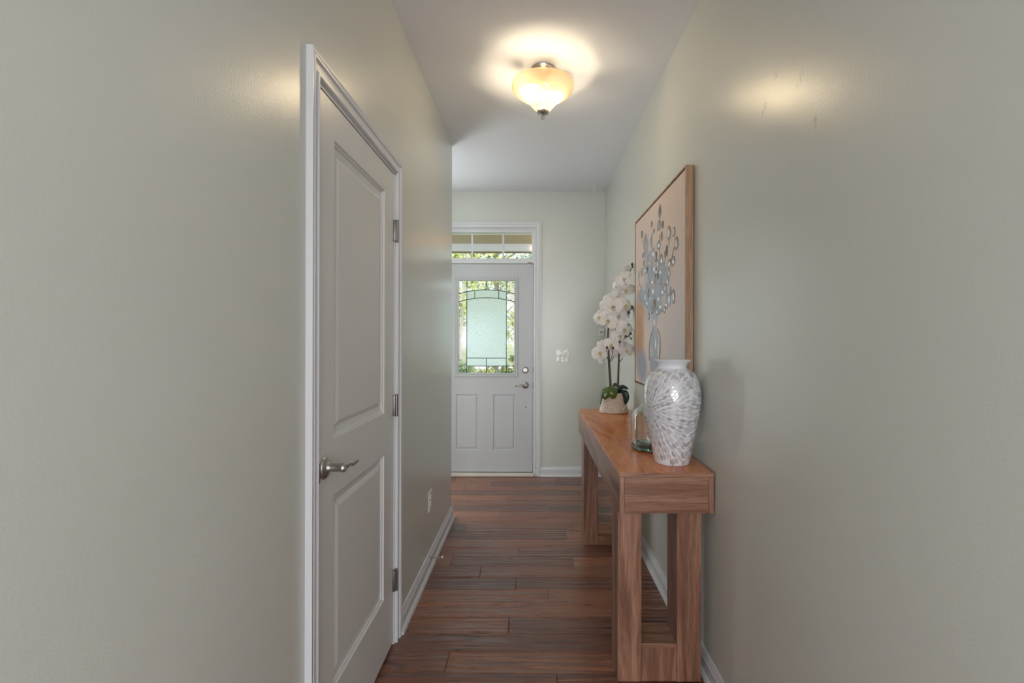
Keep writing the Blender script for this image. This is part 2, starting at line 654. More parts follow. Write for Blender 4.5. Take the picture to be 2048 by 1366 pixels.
def baseboard(bm, pts, nrm, prof=BASE):
    """pts: 2D polyline on the wall line; nrm: for each point the 2D offset direction (unit per thickness)"""
    cols = []
    for (x, y), (nx, ny) in zip(pts, nrm):
        cols.append([bm.verts.new((x + nx * t, y + ny * t, z)) for z, t in prof])
    for a, b in zip(cols, cols[1:]):
        for k in range(len(prof) - 1):
            bm.faces.new((a[k], a[k + 1], b[k + 1], b[k]))
    bm.faces.new(cols[0])
    bm.faces.new(list(reversed(cols[-1])))

# ------------------------------------------------------------------ SETTING: floor of individual planks in one mesh
def build_floor():
    bm = bmesh.new()
    lay = bm.loops.layers.color.new('plank')
    joints = {-1: [.097], 0: [-.349], 2: [-.109], 4: [.082], 5: [-.089], 6: [-.296], 7: [-.481], 8: [-.082], 10: [.228], 11: [-.466],
              14: [.142, .62], 15: [-.067], 16: [-.204], 18: [.05], 19: [-.38], 20: [.21]}
    W = .127
    y0 = 1.904
    rr = random.Random(3)
    for k in range(-54, 23):
        ya, yb = y0 + k * W, min(y0 + (k + 1) * W, YF + .12)
        if ya >= YF + .1:
            continue
        x0, x1 = (-3.1, 3.1) if yb < YB + 0.2 else ((FOYX - .1, XR + .06) if ya > YC - .2 else (XL - .12, XR + .06))
        js = list(joints.get(k, []))
        if not js:
            js = [rr.uniform(-.4, .5)] if k < -12 or k > 12 else [-.66 - rr.uniform(0, .3), .45 + rr.uniform(0, .3)]
        a = min(js)
        while a > x0:
            a -= rr.uniform(.5, 1.25)
            js.append(a)
        a = max(js)
        while a < x1:
            a += rr.uniform(.5, 1.25)
            js.append(a)
        js = sorted(j for j in js if x0 < j < x1)
        ends = [x0] + js + [x1]
        for xa, xb in zip(ends, ends[1:]):
            g = .0007
            e = .0022
            zt = rr.uniform(-.0005, 0.0)
            r, gg = rr.random() * 0.6 + .25, rr.random()
            if k == 11 and xb < -.4:
                r = 0.0
            if k == 14 and xa > .1:
                r = 0.05
            if k == 4 and -.7 < xa < .05:
                r = .22
            rows = []
            for ins, z in ((g, -.012), (g, zt - .0012), (g + e, zt)):
                rows.append([bm.verts.new(p) for p in ((xa + ins, ya + ins, z), (xb - ins, ya + ins, z), (xb - ins, yb - ins, z), (xa + ins, yb - ins, z))])
            fs = [bm.faces.new(rows[2])]
            for p, q in zip(rows, rows[1:]):
                for i in range(4):
                    j = (i + 1) % 4
                    fs.append(bm.faces.new((p[i], p[j], q[j], q[i])))
            for f in fs:
                for lp in f.loops:
                    lp[lay] = (r, gg, 0, 1)
    box(bm, -3.1, 3.1, -5.1, YF + .14, -.1, -.012)
    o = mesh_obj('floor', bm, M['floor'], recalc=True)
    return struct(o)
build_floor()

bm = bmesh.new()
box(bm, -3.2, 3.2, -5.2, YF + .14, H, H + .15)
struct(mesh_obj('ceiling', bm, M['ceiling']))

# interior door opening in the left wall
DY0, DY1, DZ = 1.320, 2.092, 2.046
bm = bmesh.new()
T = .12
box(bm, XL - T, XL, YB, DY0, 0, H)
box(bm, XL - T, XL, DY1, YC, 0, H)
box(bm, XL - T, XL, DY0, DY1, DZ, H)
box(bm, XL - T - .06, XL - T, YB, YC, 0, H)
struct(mesh_obj('wall_left', bm, M['wall']))
bm = bmesh.new()
box(bm, XR, XR + .14, YB, YF + .14, 0, H)
struct(mesh_obj('wall_right', bm, M['wall_r']))

# entry wall with opening for the door and transom
OX0, OX1, OZ = -.935, .021, 2.394
bm = bmesh.new()
box(bm, FOYX - .1, OX0, YF, YF + .14, 0, H)
box(bm, OX1, XR, YF, YF + .14, 0, H)
box(bm, OX0, OX1, YF, YF + .14, OZ, H)
struct(mesh_obj('wall_front', bm, M['wall']))
# foyer side: back of the closet, end wall
bm = bmesh.new()
box(bm, FOYX, XL - T - .06, YC - .12, YC, 0, H)
struct(mesh_obj('wall_foyer', bm, M['wall']))
bm = bmesh.new()
box(bm, FOYX - .14, FOYX, YC - .12, YF + .14, 0, H)
struct(mesh_obj('wall_foyer_end', bm, M['wall']))
# living room behind the camera
bm = bmesh.new()
box(bm, -3.1, XL - T - .06, YB - .12, YB, 0, H)
box(bm, XR + .14, 3.1, YB - .12, YB, 0, H)
struct(mesh_obj('wall_living', bm, M['wall']))
bm = bmesh.new()
box(bm, -3.2, 3.2, -5.2, -5.06, 0, H)
struct(mesh_obj('wall_back', bm, M['wall']))
bm = bmesh.new()
box(bm, -3.24, -3.1, -5.2, YB, 0, H)
struct(mesh_obj('wall_living_left', bm, M['wall']))
bm = bmesh.new()
box(bm, 3.1, 3.24, -5.2, YB, 0, H)
struct(mesh_obj('wall_living_right', bm, M['wall']))

# baseboards
bm = bmesh.new()
baseboard(bm, [(XL, DY1 + .052), (XL, YC), (FOYX, YC)], [(1, 0), (1, 1), (0, 1)])
struct(mesh_obj('baseboard_left', bm, M['trim'], smooth=True))
bm = bmesh.new()
baseboard(bm, [(XL, YB), (XL, DY0 - .052)], [(1, 0), (1, 0)])
struct(mesh_obj('baseboard_left_near', bm, M['trim'], smooth=True))
bm = bmesh.new()
baseboard(bm, [(XR, YB), (XR, YF)], [(-1, 0), (-1, -1)])
struct(mesh_obj('baseboard_right', bm, M['trim'], smooth=True))
bm = bmesh.new()
baseboard(bm, [(XR, YF), (OX1 + .052, YF)], [(-1, -1), (0, -1)])
struct(mesh_obj('baseboard_front', bm, M['trim'], smooth=True))

# casings
bm = bmesh.new()
casing(bm, DY0 + .003, DY1 - .003, 0, DZ - .001, CAS, lambda u, v, t: (XL + t, u, v))
# jamb lining
box(bm, XL - .11, XL + .001, DY0, DY0 + .012, 0, DZ)
box(bm, XL - .11, XL + .001, DY1 - .012, DY1, 0, DZ)
box(bm, XL - .11, XL + .001, DY0, DY1, DZ - .012, DZ)
struct(mesh_obj('trim_1', bm, M['trim'], smooth=True))
bm = bmesh.new()
casing(bm, OX0 + .004, OX1 - .004, 0, OZ - .003, CAS, lambda u, v, t: (u, YF - t, v))
struct(mesh_obj('trim_2', bm, M['trim'], smooth=True))

# ------------------------------------------------------------------ interior door
d1 = bpy.data.objects.new('door_1', None)
col.objects.link(d1)
d1.location = (XL, DY1 - .012, 0.012)
OFF['door_1'] = Vector(d1.location)
d1['kind'] = 'structure'
LY0, LY1, LZ0, LZ1 = DY0 + .0145, DY1 - .0145, .014, DZ - .0155
LX = XL - .002
bm = bmesh.new()
PR = [(0, 0), (.003, .006), (.008, .007), (.012, .0125), (.030, .0155), (.034, .016), (.040, .010), (.050, .0065)]
panel_face(bm, (LY0, LY1), (LZ0, LZ1), [(1.452, 1.945, 1.021, 1.924, 'p'), (1.452, 1.945, .262, .851, 'p')],
           lambda u, v, d: (LX - d, u, v), PR)
# edges and back
box(bm, LX - .035, LX - .018, LY0, LY1, LZ0, LZ1)
for a, b in (((LY0, LZ0), (LY0, LZ1)), ((LY0, LZ1), (LY1, LZ1)), ((LY1, LZ1), (LY1, LZ0)), ((LY1, LZ0), (LY0, LZ0))):
    bm.faces.new([bm.verts.new(p) for p in ((LX, a[0], a[1]), (LX, b[0], b[1]), (LX - .02, b[0], b[1]), (LX - .02, a[0], a[1]))])
slab = mesh_obj('slab', bm, M['door'], d1, recalc=True)
for hz in (1.79, 1.036, .280):
    bm = bmesh.new()
    hy = LY1 + .0015
    tube(bm, [(XL + .010, hy, hz - .045), (XL + .010, hy, hz + .045)], .0062, 12)
    for q in (-.018, 0.0, .018, -.036, .036):
        pass
    for q in (-.027, -.009, .009, .027):
        tube(bm, [(XL + .010, hy, hz + q - .0006), (XL + .010, hy, hz + q + .0006)], .0068, 12)
    tube(bm, [(XL + .010, hy, hz + .045), (XL + .010, hy, hz + .048)], [.0066, .004], 12)
    tube(bm, [(XL + .010, hy, hz - .048), (XL + .010, hy, hz - .045)], [.004, .0066], 12)
    box(bm, XL - .003, XL + .008, hy - .018, hy - .001, hz - .044, hz + .044, .0008)
    mesh_obj('hinge', bm, M['hinge'], d1, smooth=True)
# lever handle
hc = Vector((LX, 1.385, .952))
bm = bmesh.new()
lathe(bm, [(.0005, 0), (.033, 0), (.0335, .003), (.031, .006), (.0305, .0075), (.028, .009), (.016, .0125), (.0135, .016), (.0125, .022),
           (.0125, .050), (.0135, .053), (.0135, .058), (.011, .062), (.0005, .062)], hc, 40, axis='X')
han = mesh_obj('door_handle', bm, M['nickel'], d1, smooth=True)
bm = bmesh.new()
pth = smooth_path([hc + Vector((.055, 0, 0)), hc + Vector((.060, .022, .004)), hc + Vector((.056, .05, .0)), hc + Vector((.052, .08, -.010)), hc + Vector((.058, .105, -.006))], 18)
n = len(pth)
rings = []
for i, p in enumerate(pth):
    t = i / (n - 1)
    w = .0095 * (1 - .35 * t) * (1 if t < .95 else .75)
    th = .0085 * (1 - .45 * t)
    rings.append([bm.verts.new(p + Vector((th * math.cos(a), 0, w * math.sin(a)))) for a in [2 * PI * k / 12 for k in range(12)]])
for a, b in zip(rings, rings[1:]):
    for k in range(12):
        bm.faces.new((a[k], a[(k + 1) % 12], b[(k + 1) % 12], b[k]))
bm.faces.new(rings[0]); bm.faces.new(rings[-1])
mesh_obj('lever', bm, M['nickel'], han, smooth=True)
# strike plate edge showing in the gap beside the handle
bm = bmesh.new()
lathe(bm, [(.0002, 0), (.028, 0), (.028, .0012), (.0002, .0012)], (XL + .0098, DY0 + .0085, .950), 24, sx=.15, axis='X')
mesh_obj('strike_plate', bm, M['dark'], d1)['label'] = 'dark oval strike plate on the jamb'

# ------------------------------------------------------------------ entry door
d2 = bpy.data.objects.new('door_2', None)
col.objects.link(d2)
d2.location = (-.457, YF + .02, 0.03)
OFF['door_2'] = Vector(d2.location)
d2['kind'] = 'structure'
EX0, EX1, EZ0, EZ1 = -.916, -.001, .036, 2.043
EY = YF + .012
S = 207.35
def ex(px): return (px - 1066) / S
def ez(py): return CAMZ + (677 - py) / S
bm = bmesh.new()
GX0, GX1, GZ0, GZ1 = ex(911), ex(1034), ez(752.2), ez(556)
EP = [(0, 0), (.003, .006), (.010, .008), (.014, .008), (.022, .003), (.032, .0015)]
panel_face(bm, (EX0, EX1), (EZ0, EZ1),
           [(GX0, GX1, GZ0, GZ1, 'hole'), (ex(912), ex(956.5), ez(901), ez(789.5), 'p'), (ex(986.5), ex(1031), ez(901), ez(789.5), 'p')],
           lambda u, v, d: (u, EY + d, v), EP, [(0, 0), (0, .04)])
for a, b in (((EX0, EZ0), (EX0, EZ1)), ((EX0, EZ1), (EX1, EZ1)), ((EX1, EZ1), (EX1, EZ0)), ((EX1, EZ0), (EX0, EZ0))):
    bm.faces.new([bm.verts.new(p) for p in ((a[0], EY, a[1]), (b[0], EY, b[1]), (b[0], EY + .044, b[1]), (a[0], EY + .044, a[1]))])
panel_face(bm, (EX0, EX1), (EZ0, EZ1), [(GX0, GX1, GZ0, GZ1, 'hole')], lambda u, v, d: (u, EY + .044 - d, v), EP, [(0, 0), (0, .003)])
mesh_obj('slab', bm, M['entry'], d2)
# moulded frame round the glass
bm = bmesh.new()
LF = [(-.010, 0), (-.010, .006), (-.007, .009), (.000, .010), (.006, .007), (.012, .0065), (.016, .010), (.020, .009), (.027, .003), (.028, -.020)]
lines = []
for w, t in LF:
    lines.append([bm.verts.new((u, EY - t, v)) for u, v in ((GX0 + w, GZ0 + w), (GX1 - w, GZ0 + w), (GX1 - w, GZ1 - w), (GX0 + w, GZ1 - w))])
for a, b in zip(lines, lines[1:]):
    for k in range(4):
        l = (k + 1) % 4
        bm.faces.new((a[k], a[l], b[l], b[k]))
lf = mesh_obj('glass_frame', bm, M['entry'], d2)
# panes
gx0, gx1, gz0, gz1 = ex(916.6), ex(1028.3), ez(746.6), ez(562.6)
vx0, vx1, vm = ex(932.8), ex(1012.4), ex(972.3)
def arc(x, apex, end):
    t = (x - (gx0 + gx1) / 2) / ((gx1 - gx0) / 2)
    return ez(apex + (end - apex) * t * t)
GY = EY + .018
def poly_prism(bm, pts, y0, y1):
    a = [bm.verts.new((x, y0, z)) for x, z in pts]
    bm.faces.new(a)
def strip(bm, xs, lo, hi, y):
    for a, b in zip(xs, xs[1:]):
        bm.faces.new([bm.verts.new(p) for p in ((a, y, lo(a)), (b, y, lo(b)), (b, y, hi(b)), (a, y, hi(a)))])
def lsp(a, b, n): return [a + (b - a) * i / n for i in range(n + 1)]
upper = lambda x: arc(x, 579.3, 587.2)
lower = lambda x: arc(x, 595.3, 603.2)
zb1, zb2 = ez(716.6), ez(732.6)
bm = bmesh.new()
strip(bm, lsp(vx0, vx1, 16), lambda x: zb1, lower, GY)
strip(bm, lsp(vx0, vx1, 16), lower, upper, GY)
strip(bm, lsp(vx0, vx1, 4), lambda x: zb2, lambda x: zb1, GY)
fp = mesh_obj('frosted_pane', bm, M['pane_frost'], d2)
fp['label'] = 'pale blue-green frosted centre glass'
bm = bmesh.new()
strip(bm, lsp(gx0, vx0, 3), lambda x: gz0, lambda x: gz1, GY)
strip(bm, lsp(vx1, gx1, 3), lambda x: gz0, lambda x: gz1, GY)
strip(bm, lsp(vx0, vx1, 16), upper, lambda x: gz1, GY)
strip(bm, lsp(vx0, vx1, 4), lambda x: gz0, lambda x: zb2, GY)
cp = mesh_obj('clear_pane', bm, M['pane_seedy'], d2)
cp['label'] = 'wavy clear border glass'
bm = bmesh.new()
def came(pts, r=.0034):
    tube(bm, [(x, GY - .003, z) for x, z in pts], r, 8)
came([(vx0, gz0), (vx0, gz1)]); came([(vx1, gz0), (vx1, gz1)])
came([(vm, gz1), (vm, upper(vm))])
came([(vm, gz0), (vm, zb1)])
came([(x, upper(x)) for x in lsp(gx0, gx1, 20)]); came([(x, lower(x)) for x in lsp(gx0, gx1, 20)])
for px in (948.7, 996.8):
    came([(ex(px), lower(ex(px))), (ex(px), upper(ex(px)))])
came([(vx0, zb1), (vx1, zb1)]); came([(gx0, zb2), (gx1, zb2)])
mesh_obj('leading', bm, M['came'], d2)
# deadbolt and lever
bm = bmesh.new()
c = (ex(1050.6), EY, ez(740.3))
lathe(bm, [(.0005, 0), (.031, 0), (.032, -.004), (.029, -.010), (.022, -.014), (.020, -.013), (.018, -.016), (.0005, -.016)], c, 32, axis='Y')
box(bm, c[0] - .005, c[0] + .005, EY - .028, EY - .014, c[2] - .013, c[2] + .013, .002)
mesh_obj('deadbolt', bm, M['nickel'], d2, smooth=True)
bm = bmesh.new()
c = Vector((ex(1051), EY, ez(770.5)))
lathe(bm, [(.0005, 0), (.033, 0), (.034, -.004), (.030, -.009), (.016, -.013), (.012, -.018), (.012, -.042), (.013, -.046), (.010, -.052), (.0005, -.053)], c, 32, axis='Y')
eh = mesh_obj('door_handle', bm, M['nickel'], d2, smooth=True)
bm = bmesh.new()
tube(bm, smooth_path([c + Vector((0, -.044, 0)), c + Vector((-.02, -.05, .004)), c + Vector((-.05, -.047, .0)), c + Vector((-.078, -.045, -.008)), c + Vector((-.094, -.05, -.004))], 18),
     [.010 - .004 * i / 18 + (.002 if i > 16 else 0) for i in range(19)], 12)
mesh_obj('lever', bm, M['nickel'], eh, smooth=True)
bm = bmesh.new()
lathe(bm, [(.0005, -.0012), (.0055, -.0012), (.006, 0)], (ex(1051.8), EY, ez(815)), 16, axis='Y')
mesh_obj('plug_hole', bm, M['dark'], d2)['label'] = 'small dark round hole below the lever'
bm = bmesh.new()
box(bm, ex(1055), ex(1063.5), EY - .007, EY, ez(534), ez(528), .002)
mesh_obj('alarm_contact', bm, M['entry'], d2)
for zz in (740, 771):
    bm = bmesh.new()
    box(bm, EX1 + .0005, EX1 + .0045, EY + .001, EY + .02, ez(zz) - .028, ez(zz) + .028, .001)
    mesh_obj('strike_plate', bm, M['dark'], d2)
# frame of the doorway
bm = bmesh.new()
JY0, JY1 = YF - .0005, YF + .13
box(bm, .0045, OX1, JY0, JY1, 0, OZ)
box(bm, OX0, EX0 - .0045, JY0, JY1, 0, OZ)
box(bm, OX0, OX1, EY + .046, JY1, 0, .05)
box(bm, EX0 - .0045, EX0 + .012, EY + .046, JY1, 0, 2.06)
box(bm, EX1 - .008, .0045, EY + .046, JY1, 0, 2.06)
struct(mesh_obj('trim_3', bm, M['trim']))
bm = bmesh.new()
box(bm, OX0 + .005, OX1 - .008, YF - .030, YF + .10, .001, .030, .004)
struct(mesh_obj('trim_4', bm, simple('door_sill_cream', (226, 220, 208), .4)))
bm = bmesh.new()
box(bm, EX0 - .003, EX1 + .003, EY + .004, EY + .040, .0305, .0355)
struct(mesh_obj('trim_5', bm, M['dark']))

# transom window
bm = bmesh.new()
TZ0, TZ1, TX0, TX1 = 2.098, 2.353, -.900, -.0135
box(bm, OX0 + .014, .0045, YF - .001, JY1, 2.050, TZ0, .003)
box(bm, OX0 + .014, .0045, YF + .012, JY1, TZ1, OZ)
box(bm, OX0 + .014, .0045, YF + .006, YF + .03, 2.377, OZ)
box(bm, TX1, .0045, YF + .015, JY1, TZ0, TZ1)
box(bm, OX0 + .014, TX0, YF + .015, JY1, TZ0, TZ1)
w1 = mesh_obj('window_1', bm, M['trim'])
recenter(w1, (-.457, YF, 2.05))
struct(w1)
for px in (942.6, 1005.4):
    bm = bmesh.new()
    box(bm, ex(px) - .009, ex(px) + .009, YF + .050, YF + .066, TZ0, TZ1, .003)
    mesh_obj('muntin', bm, M['trim'], w1)
bm = bmesh.new()
box(bm, TX0, TX1, YF + .060, YF + .063, TZ0, TZ1)
mesh_obj('pane', bm, M['pane'], w1)
bm = bmesh.new()
box(bm, ex(1055), ex(1063.5), YF - .006, YF, ez(526.8), ez(524.2), .001)
mesh_obj('alarm_magnet', bm, simple('grey_plastic', (150, 148, 142), .4), w1)

# ------------------------------------------------------------------ wall fittings
# outlet on the left wall
oc = (XL, 2.805, CAMZ - 324 / 342)
t = thing('power_outlet', 'white double power outlet low on the left wall past the panelled door', 'outlet', oc)
bm = bmesh.new()
box(bm, XL, XL + .006, oc[1] - .040, oc[1] + .040, oc[2] - .058, oc[2] + .058, .0022)
mesh_obj('cover_plate', bm, M['plastic'], t)
for s in (-1, 1):
    bm = bmesh.new()
    lathe(bm, [(.0005, 0), (.017, 0), (.017, .0025), (.016, .0032), (.0005, .0032)], (XL + .006, oc[1], oc[2] + s * .0195), 24, axis='X', sy=.8)
    rc = mesh_obj('socket', bm, M['plastic'], t)
    bm = bmesh.new()
    for yy, hh in ((-.006, .0045), (.006, .0035)):
        box(bm, XL + .0088, XL + .0094, oc[1] + yy - .001, oc[1] + yy + .001, oc[2] + s * .0195 + .003 - hh, oc[2] + s * .0195 + .003 + hh)
    mesh_obj('slot', bm, M['dark'], rc)

# door stop on the left baseboard
t = thing('door_stop', 'thin metal door stop with white rubber tip on left baseboard', 'door stop', (XL + .014, 2.76, .060))
a = Vector((XL + .012, 2.76, .062)); b = Vector((XL + .088, 2.752, .072))
bm = bmesh.new()
tube(bm, [a, a + (b - a) * .06, a + (b - a) * .09, a + (b - a) * .9], [.0085, .0085, .0042, .0036], 12)
mesh_obj('rod', bm, M['nickel'], t, smooth=True)
bm = bmesh.new()
tube(bm, [a + (b - a) * .88, a + (b - a) * .9, b, b + (b - a) * .02], [.0042, .0068, .0064, .004], 12)
mesh_obj('tip', bm, M['plastic'], t, smooth=True)

# double switch plate on the entry wall
sx0, sx1, sz0, sz1 = ex(1112), ex(1138), ez(724), ez(698.5)
sc_ = ((sx0 + sx1) / 2, YF, (sz0 + sz1) / 2)
t = thing('light_switch', 'square white light switch plate with wrinkled film beside entry door', 'light switch', sc_)
def film():
    m, nt, b_ = new_mat('glossy_switch_film')
    b_.inputs['Base Color'].default_value = lin((232, 230, 224))
    b_.inputs['Roughness'].default_value = .12
    vo = N(nt, 'ShaderNodeTexVoronoi')
    vo.inputs['Scale'].default_value = 22
    link(nt, coords(nt, 'Object'), vo.inputs['Vector'])
    bump(nt, b_, vo.outputs['Distance'], .3, .004)
    return m
bm = bmesh.new()
box(bm, sx0, sx1, YF - .007, YF, sz0, sz1, .0025)
mesh_obj('cover_plate', bm, film(), t)
for s in (-1, 1):
    bm = bmesh.new()
    cx = sc_[0] + s * .023
    box(bm, cx - .0045, cx + .0045, YF - .017, YF - .005, sc_[2] - .012, sc_[2] + .006, .002)
    mesh_obj('toggle', bm, M['plastic'], t)

# small wall device in the far right corner
wx0, wx1, wz0, wz1 = ex(1197.3), ex(1209.0) , ez(671), ez(657)
wx1 = min(wx1, XR - .008)
t = thing('wall_thermostat', 'small boxy white wall sensor behind the orchid in the far corner', 'thermostat', ((wx0 + wx1) / 2, YF, wz0))
bm = bmesh.new()
box(bm, wx0, wx1, YF - .026, YF, wz0, wz1, .003)
mesh_obj('housing', bm, M['plastic'], t)
bm = bmesh.new()
lathe(bm, [(.0005, -.004), (.012, -.004), (.0135, 0)], ((wx0 + wx1) / 2 - .002, YF - .026, (wz0 + wz1) / 2), 24, axis='Y')
mesh_obj('button', bm, simple('grey_button', (176, 176, 174), .35), t, smooth=True)

# ceiling hook
hk = P(1186, 383, 4.5)
hk.z = H
t_bm = bmesh.new()
lathe(t_bm, [(.0005, 0), (.014, 0), (.014, -.003), (.004, -.006)], (hk.x, 4.45, H), 20)
tube(t_bm, smooth_path([(hk.x, 4.45, H - .003), (hk.x, 4.45, H - .022), (hk.x + .012, 4.45, H - .036), (hk.x + .002, 4.45, H - .052), (hk.x - .016, 4.45, H - .046), (hk.x - .022, 4.45, H - .030)], 24), .0028, 8)
o = mesh_obj('ceiling_hook', t_bm, M['plastic'], smooth=True)
recenter(o, (hk.x, 4.45, H))
tag(o, 'small white screw hook in the ceiling near the entry wall corner', 'hook')

# ------------------------------------------------------------------ ceiling light
LC = Vector((.049, 2.52, H))
t = thing('ceiling_light', 'flush ceiling light with amber frosted glass bowl and nickel finial', 'ceiling light', LC)
bm = bmesh.new()
lathe(bm, [(.0005, 0), (.060, 0), (.062, -.004), (.060, -.010), (.052, -.013), (.050, -.018), (.042, -.022), (.012, -.024), (.010, -.028), (.0005, -.028)], LC, 48)
mesh_obj('canopy', bm, M['nickel'], t, smooth=True)
bm = bmesh.new()
tube(bm, [LC + Vector((0, 0, -.02)), LC + Vector((0, 0, -.232))], .005, 10)
mesh_obj('stem', bm, M['nickel'], t, smooth=True)
bowl = [(.030, 2.519), (.034, 2.521), (.049, 2.535), (.069, 2.560), (.096, 2.584), (.125, 2.603), (.148, 2.619), (.160, 2.634), (.164, 2.648), (.162, 2.660)]
from_prof = [(r, z) for r, z in bowl]
def refine(pr, n=5):
    pts = smooth_path([(r, z, 0) for r, z in pr], n * (len(pr) - 1))
    return [(p.x, p.y) for p in pts]
pr = refine(from_prof, 4)
bm = bmesh.new()
lathe(bm, [(r, z) for r, z in pr], (LC.x, LC.y, 0), 64)
mesh_obj('glass_bowl', bm, M['shade'], t, smooth='full')
bm = bmesh.new()
lathe(bm, [(.0005, 2.530), (.026, 2.530), (.031, 2.524), (.032, 2.512), (.028, 2.506), (.012, 2.502), (.006, 2.498), (.005, 2.490), (.0085, 2.487), (.009, 2.482), (.006, 2.477), (.0005, 2.476)], (LC.x, LC.y, 0), 36)
mesh_obj('finial', bm, M['nickel'], t, smooth=True)
BP = [Vector((LC.x - .052, LC.y - .030, 2.622)), Vector((LC.x + .046, LC.y + .004, 2.604))]
bm = bmesh.new()
for p in BP:
    tube(bm, [Vector((LC.x, LC.y, 2.675)), Vector(((LC.x + p.x) / 2, (LC.y + p.y) / 2, 2.668)), p + Vector((0, 0, .036))], .009, 10)
    lathe(bm, [(.008, .040), (.016, .038), (.026, .030), (.032, .010), (.0315, .008), (.025, .027), (.015, .034), (.004, .035)], p, 24)  # cup added above the bulb to keep its direct light off the ceiling
mesh_obj('socket', bm, M['nickel'], t, smooth=True)
for p in BP:
    bm = bmesh.new()
    ball(bm, p, .024, (1, 1, 1.2), 20)
    mesh_obj('bulb', bm, M['bulb'], t, smooth='full')

# ------------------------------------------------------------------ console table
TX0_, TX1_ = .3296, .6865
TY0_, TY1_ = 1.818, 3.465
TH, TB = .820, .664
t = thing('console_table', 'long brown wood console table along the right wall', 'table', (.5, 2.6, 0))
bm = bmesh.new()
box(bm, TX0_, TX1_, TY0_, TY1_, TH - .018, TH, .0012)
mesh_obj('tabletop', bm, M['table_top_lit'], t)
bm = bmesh.new()
box(bm, TX0_ + .0004, TX1_ - .0004, TY0_ - .0006, TY0_ + .0006, TH - .0176, TH - .0006)
mesh_obj('edge_band', bm, M['table_x'], t)
for xa in (TX0_, TX1_ - .018):
    bm = bmesh.new()
    box(bm, xa + .0006, xa + .0174, TY0_ - .0006, TY0_ + .0006, TB + .0006, TH - .0194)
    mesh_obj('edge_band', bm, M['table_z'], t)
# hollow apron: long sides, ends, underside
bm = bmesh.new()
g = .0008
box(bm, TX0_, TX0_ + .018, TY0_ , TY1_, TB, TH - .018 - g, .0008)
box(bm, TX1_ - .018, TX1_, TY0_, TY1_, TB, TH - .018 - g, .0008)
mesh_obj('side_apron', bm, M['table_y'], t)
bm = bmesh.new()
box(bm, TX0_ + .018 + g, TX1_ - .018 - g, TY0_ + .0006, TY0_ + .018, TB, TH - .018 - g, .0008)
box(bm, TX0_ + .018 + g, TX1_ - .018 - g, TY1_ - .018, TY1_, TB, TH - .018 - g, .0008)
box(bm, TX0_ + .018 + g, TX1_ - .018 - g, TY0_ + .018, TY1_ - .018, TB + .001, TB + .016)
mesh_obj('end_apron', bm, M['table_x'], t)
LEGX = [(.3296, .4215), (.559, .652)]
for (ya, yb) in ((1.855, 1.992), (3.080, 3.232)):
    for (xa, xb) in LEGX:
        bm = bmesh.new()
        box(bm, xa, xb, ya, yb, .001, TB - .0005, .001)
        # thin board line down the face
        mesh_obj('leg', bm, M['table_z'], t)
    bm = bmesh.new()
    box(bm, LEGX[0][1] + .0006, LEGX[1][0] - .0006, ya + .002, yb - .002, .001, .130, .0008)
    box(bm, LEGX[0][1] + .0006, LEGX[1][0] - .0006, ya + .001, yb - .001, .1306, .148, .0008, 1)
    mesh_obj('stretcher', bm, [M['table_x'] if ya > 2 else M['table_z'], M['table_x']], t)
# leg board edges (mitred veneer strips) as parts of the near legs
for (xa, sgn) in ((LEGX[0][0], 1), (LEGX[1][0], 1)):
    bm = bmesh.new()
    box(bm, xa + .0002, xa + .017, 1.8542, 1.856, .0015, TB - .001)
    mesh_obj('leg_edge', bm, M['table_z'], t)

# ------------------------------------------------------------------ vase with mother-of-pearl leaves
VX, VY = .572, 1.972
VP_ = [(.000, .0), (.066, .0), (.070, .003), (.076, .030), (.0865, .085), (.098, .140), (.108, .190), (.1145, .235), (.1165, .268), (.114, .305), (.104, .345),
       (.088, .368), (.068, .380), (.0585, .387), (.057, .393), (.063, .405), (.076, .417), (.077, .4205)]
VP_ = [(r * .985, z) for r, z in VP_]
body = refine(VP_[1:15], 5)
def vr(z):
    for (r0, z0), (r1, z1) in zip(body, body[1:]):
        if z0 <= z <= z1 and z1 > z0:
            return r0 + (r1 - r0) * (z - z0) / (z1 - z0)
    return body[-1][0] if z > body[-1][1] else body[0][0]
t = thing('decorative_vase', 'tall white vase inlaid with grey shell leaf pattern, near end of table', 'vase', (VX, VY, TH))
bm = bmesh.new()
prof = [(.0005, .001)] + body + refine(VP_[14:], 3)[1:] + [(.074, .421), (.056, .402), (.052, .393), (.056, .380), (.085, .355), (.1, .3), (.1, .2), (.06, .01), (.0005, .01)]
lathe(bm, prof, (VX, VY, TH), 72)
for f in bm.faces:
    f.smooth = True
# arc length table along z
arcl = [0.0]
for (r0, z0), (r1, z1) in zip(body, body[1:]):
    arcl.append(arcl[-1] + math.hypot(r1 - r0, z1 - z0))
def z_of(s):
    if s <= 0:
        return body[0][1]
    for i in range(len(arcl) - 1):
        if arcl[i] <= s <= arcl[i + 1]:
            k = (s - arcl[i]) / max(1e-9, arcl[i + 1] - arcl[i])
            return body[i][1] + k * (body[i + 1][1] - body[i][1])
    return None
SMAX = arcl[-1]
def s_of(z):
    for i in range(len(arcl) - 1):
        if body[i][1] <= z <= body[i + 1][1]:
            return arcl[i] + (z - body[i][1]) / max(1e-9, body[i + 1][1] - body[i][1]) * (arcl[i + 1] - arcl[i])
    return SMAX
def surf(s, th, off=.0007):
    z = z_of(max(0, min(SMAX, s)))
    r = vr(z) + off
    return Vector((VX + r * math.cos(th), VY + r * math.sin(th), TH + z))
rv = random.Random(11)
ths = [math.radians(203), math.radians(203 + 180)]
s0 = s_of(.222)
def angd(a, b):
    return (a - b + PI) % (2 * PI) - PI
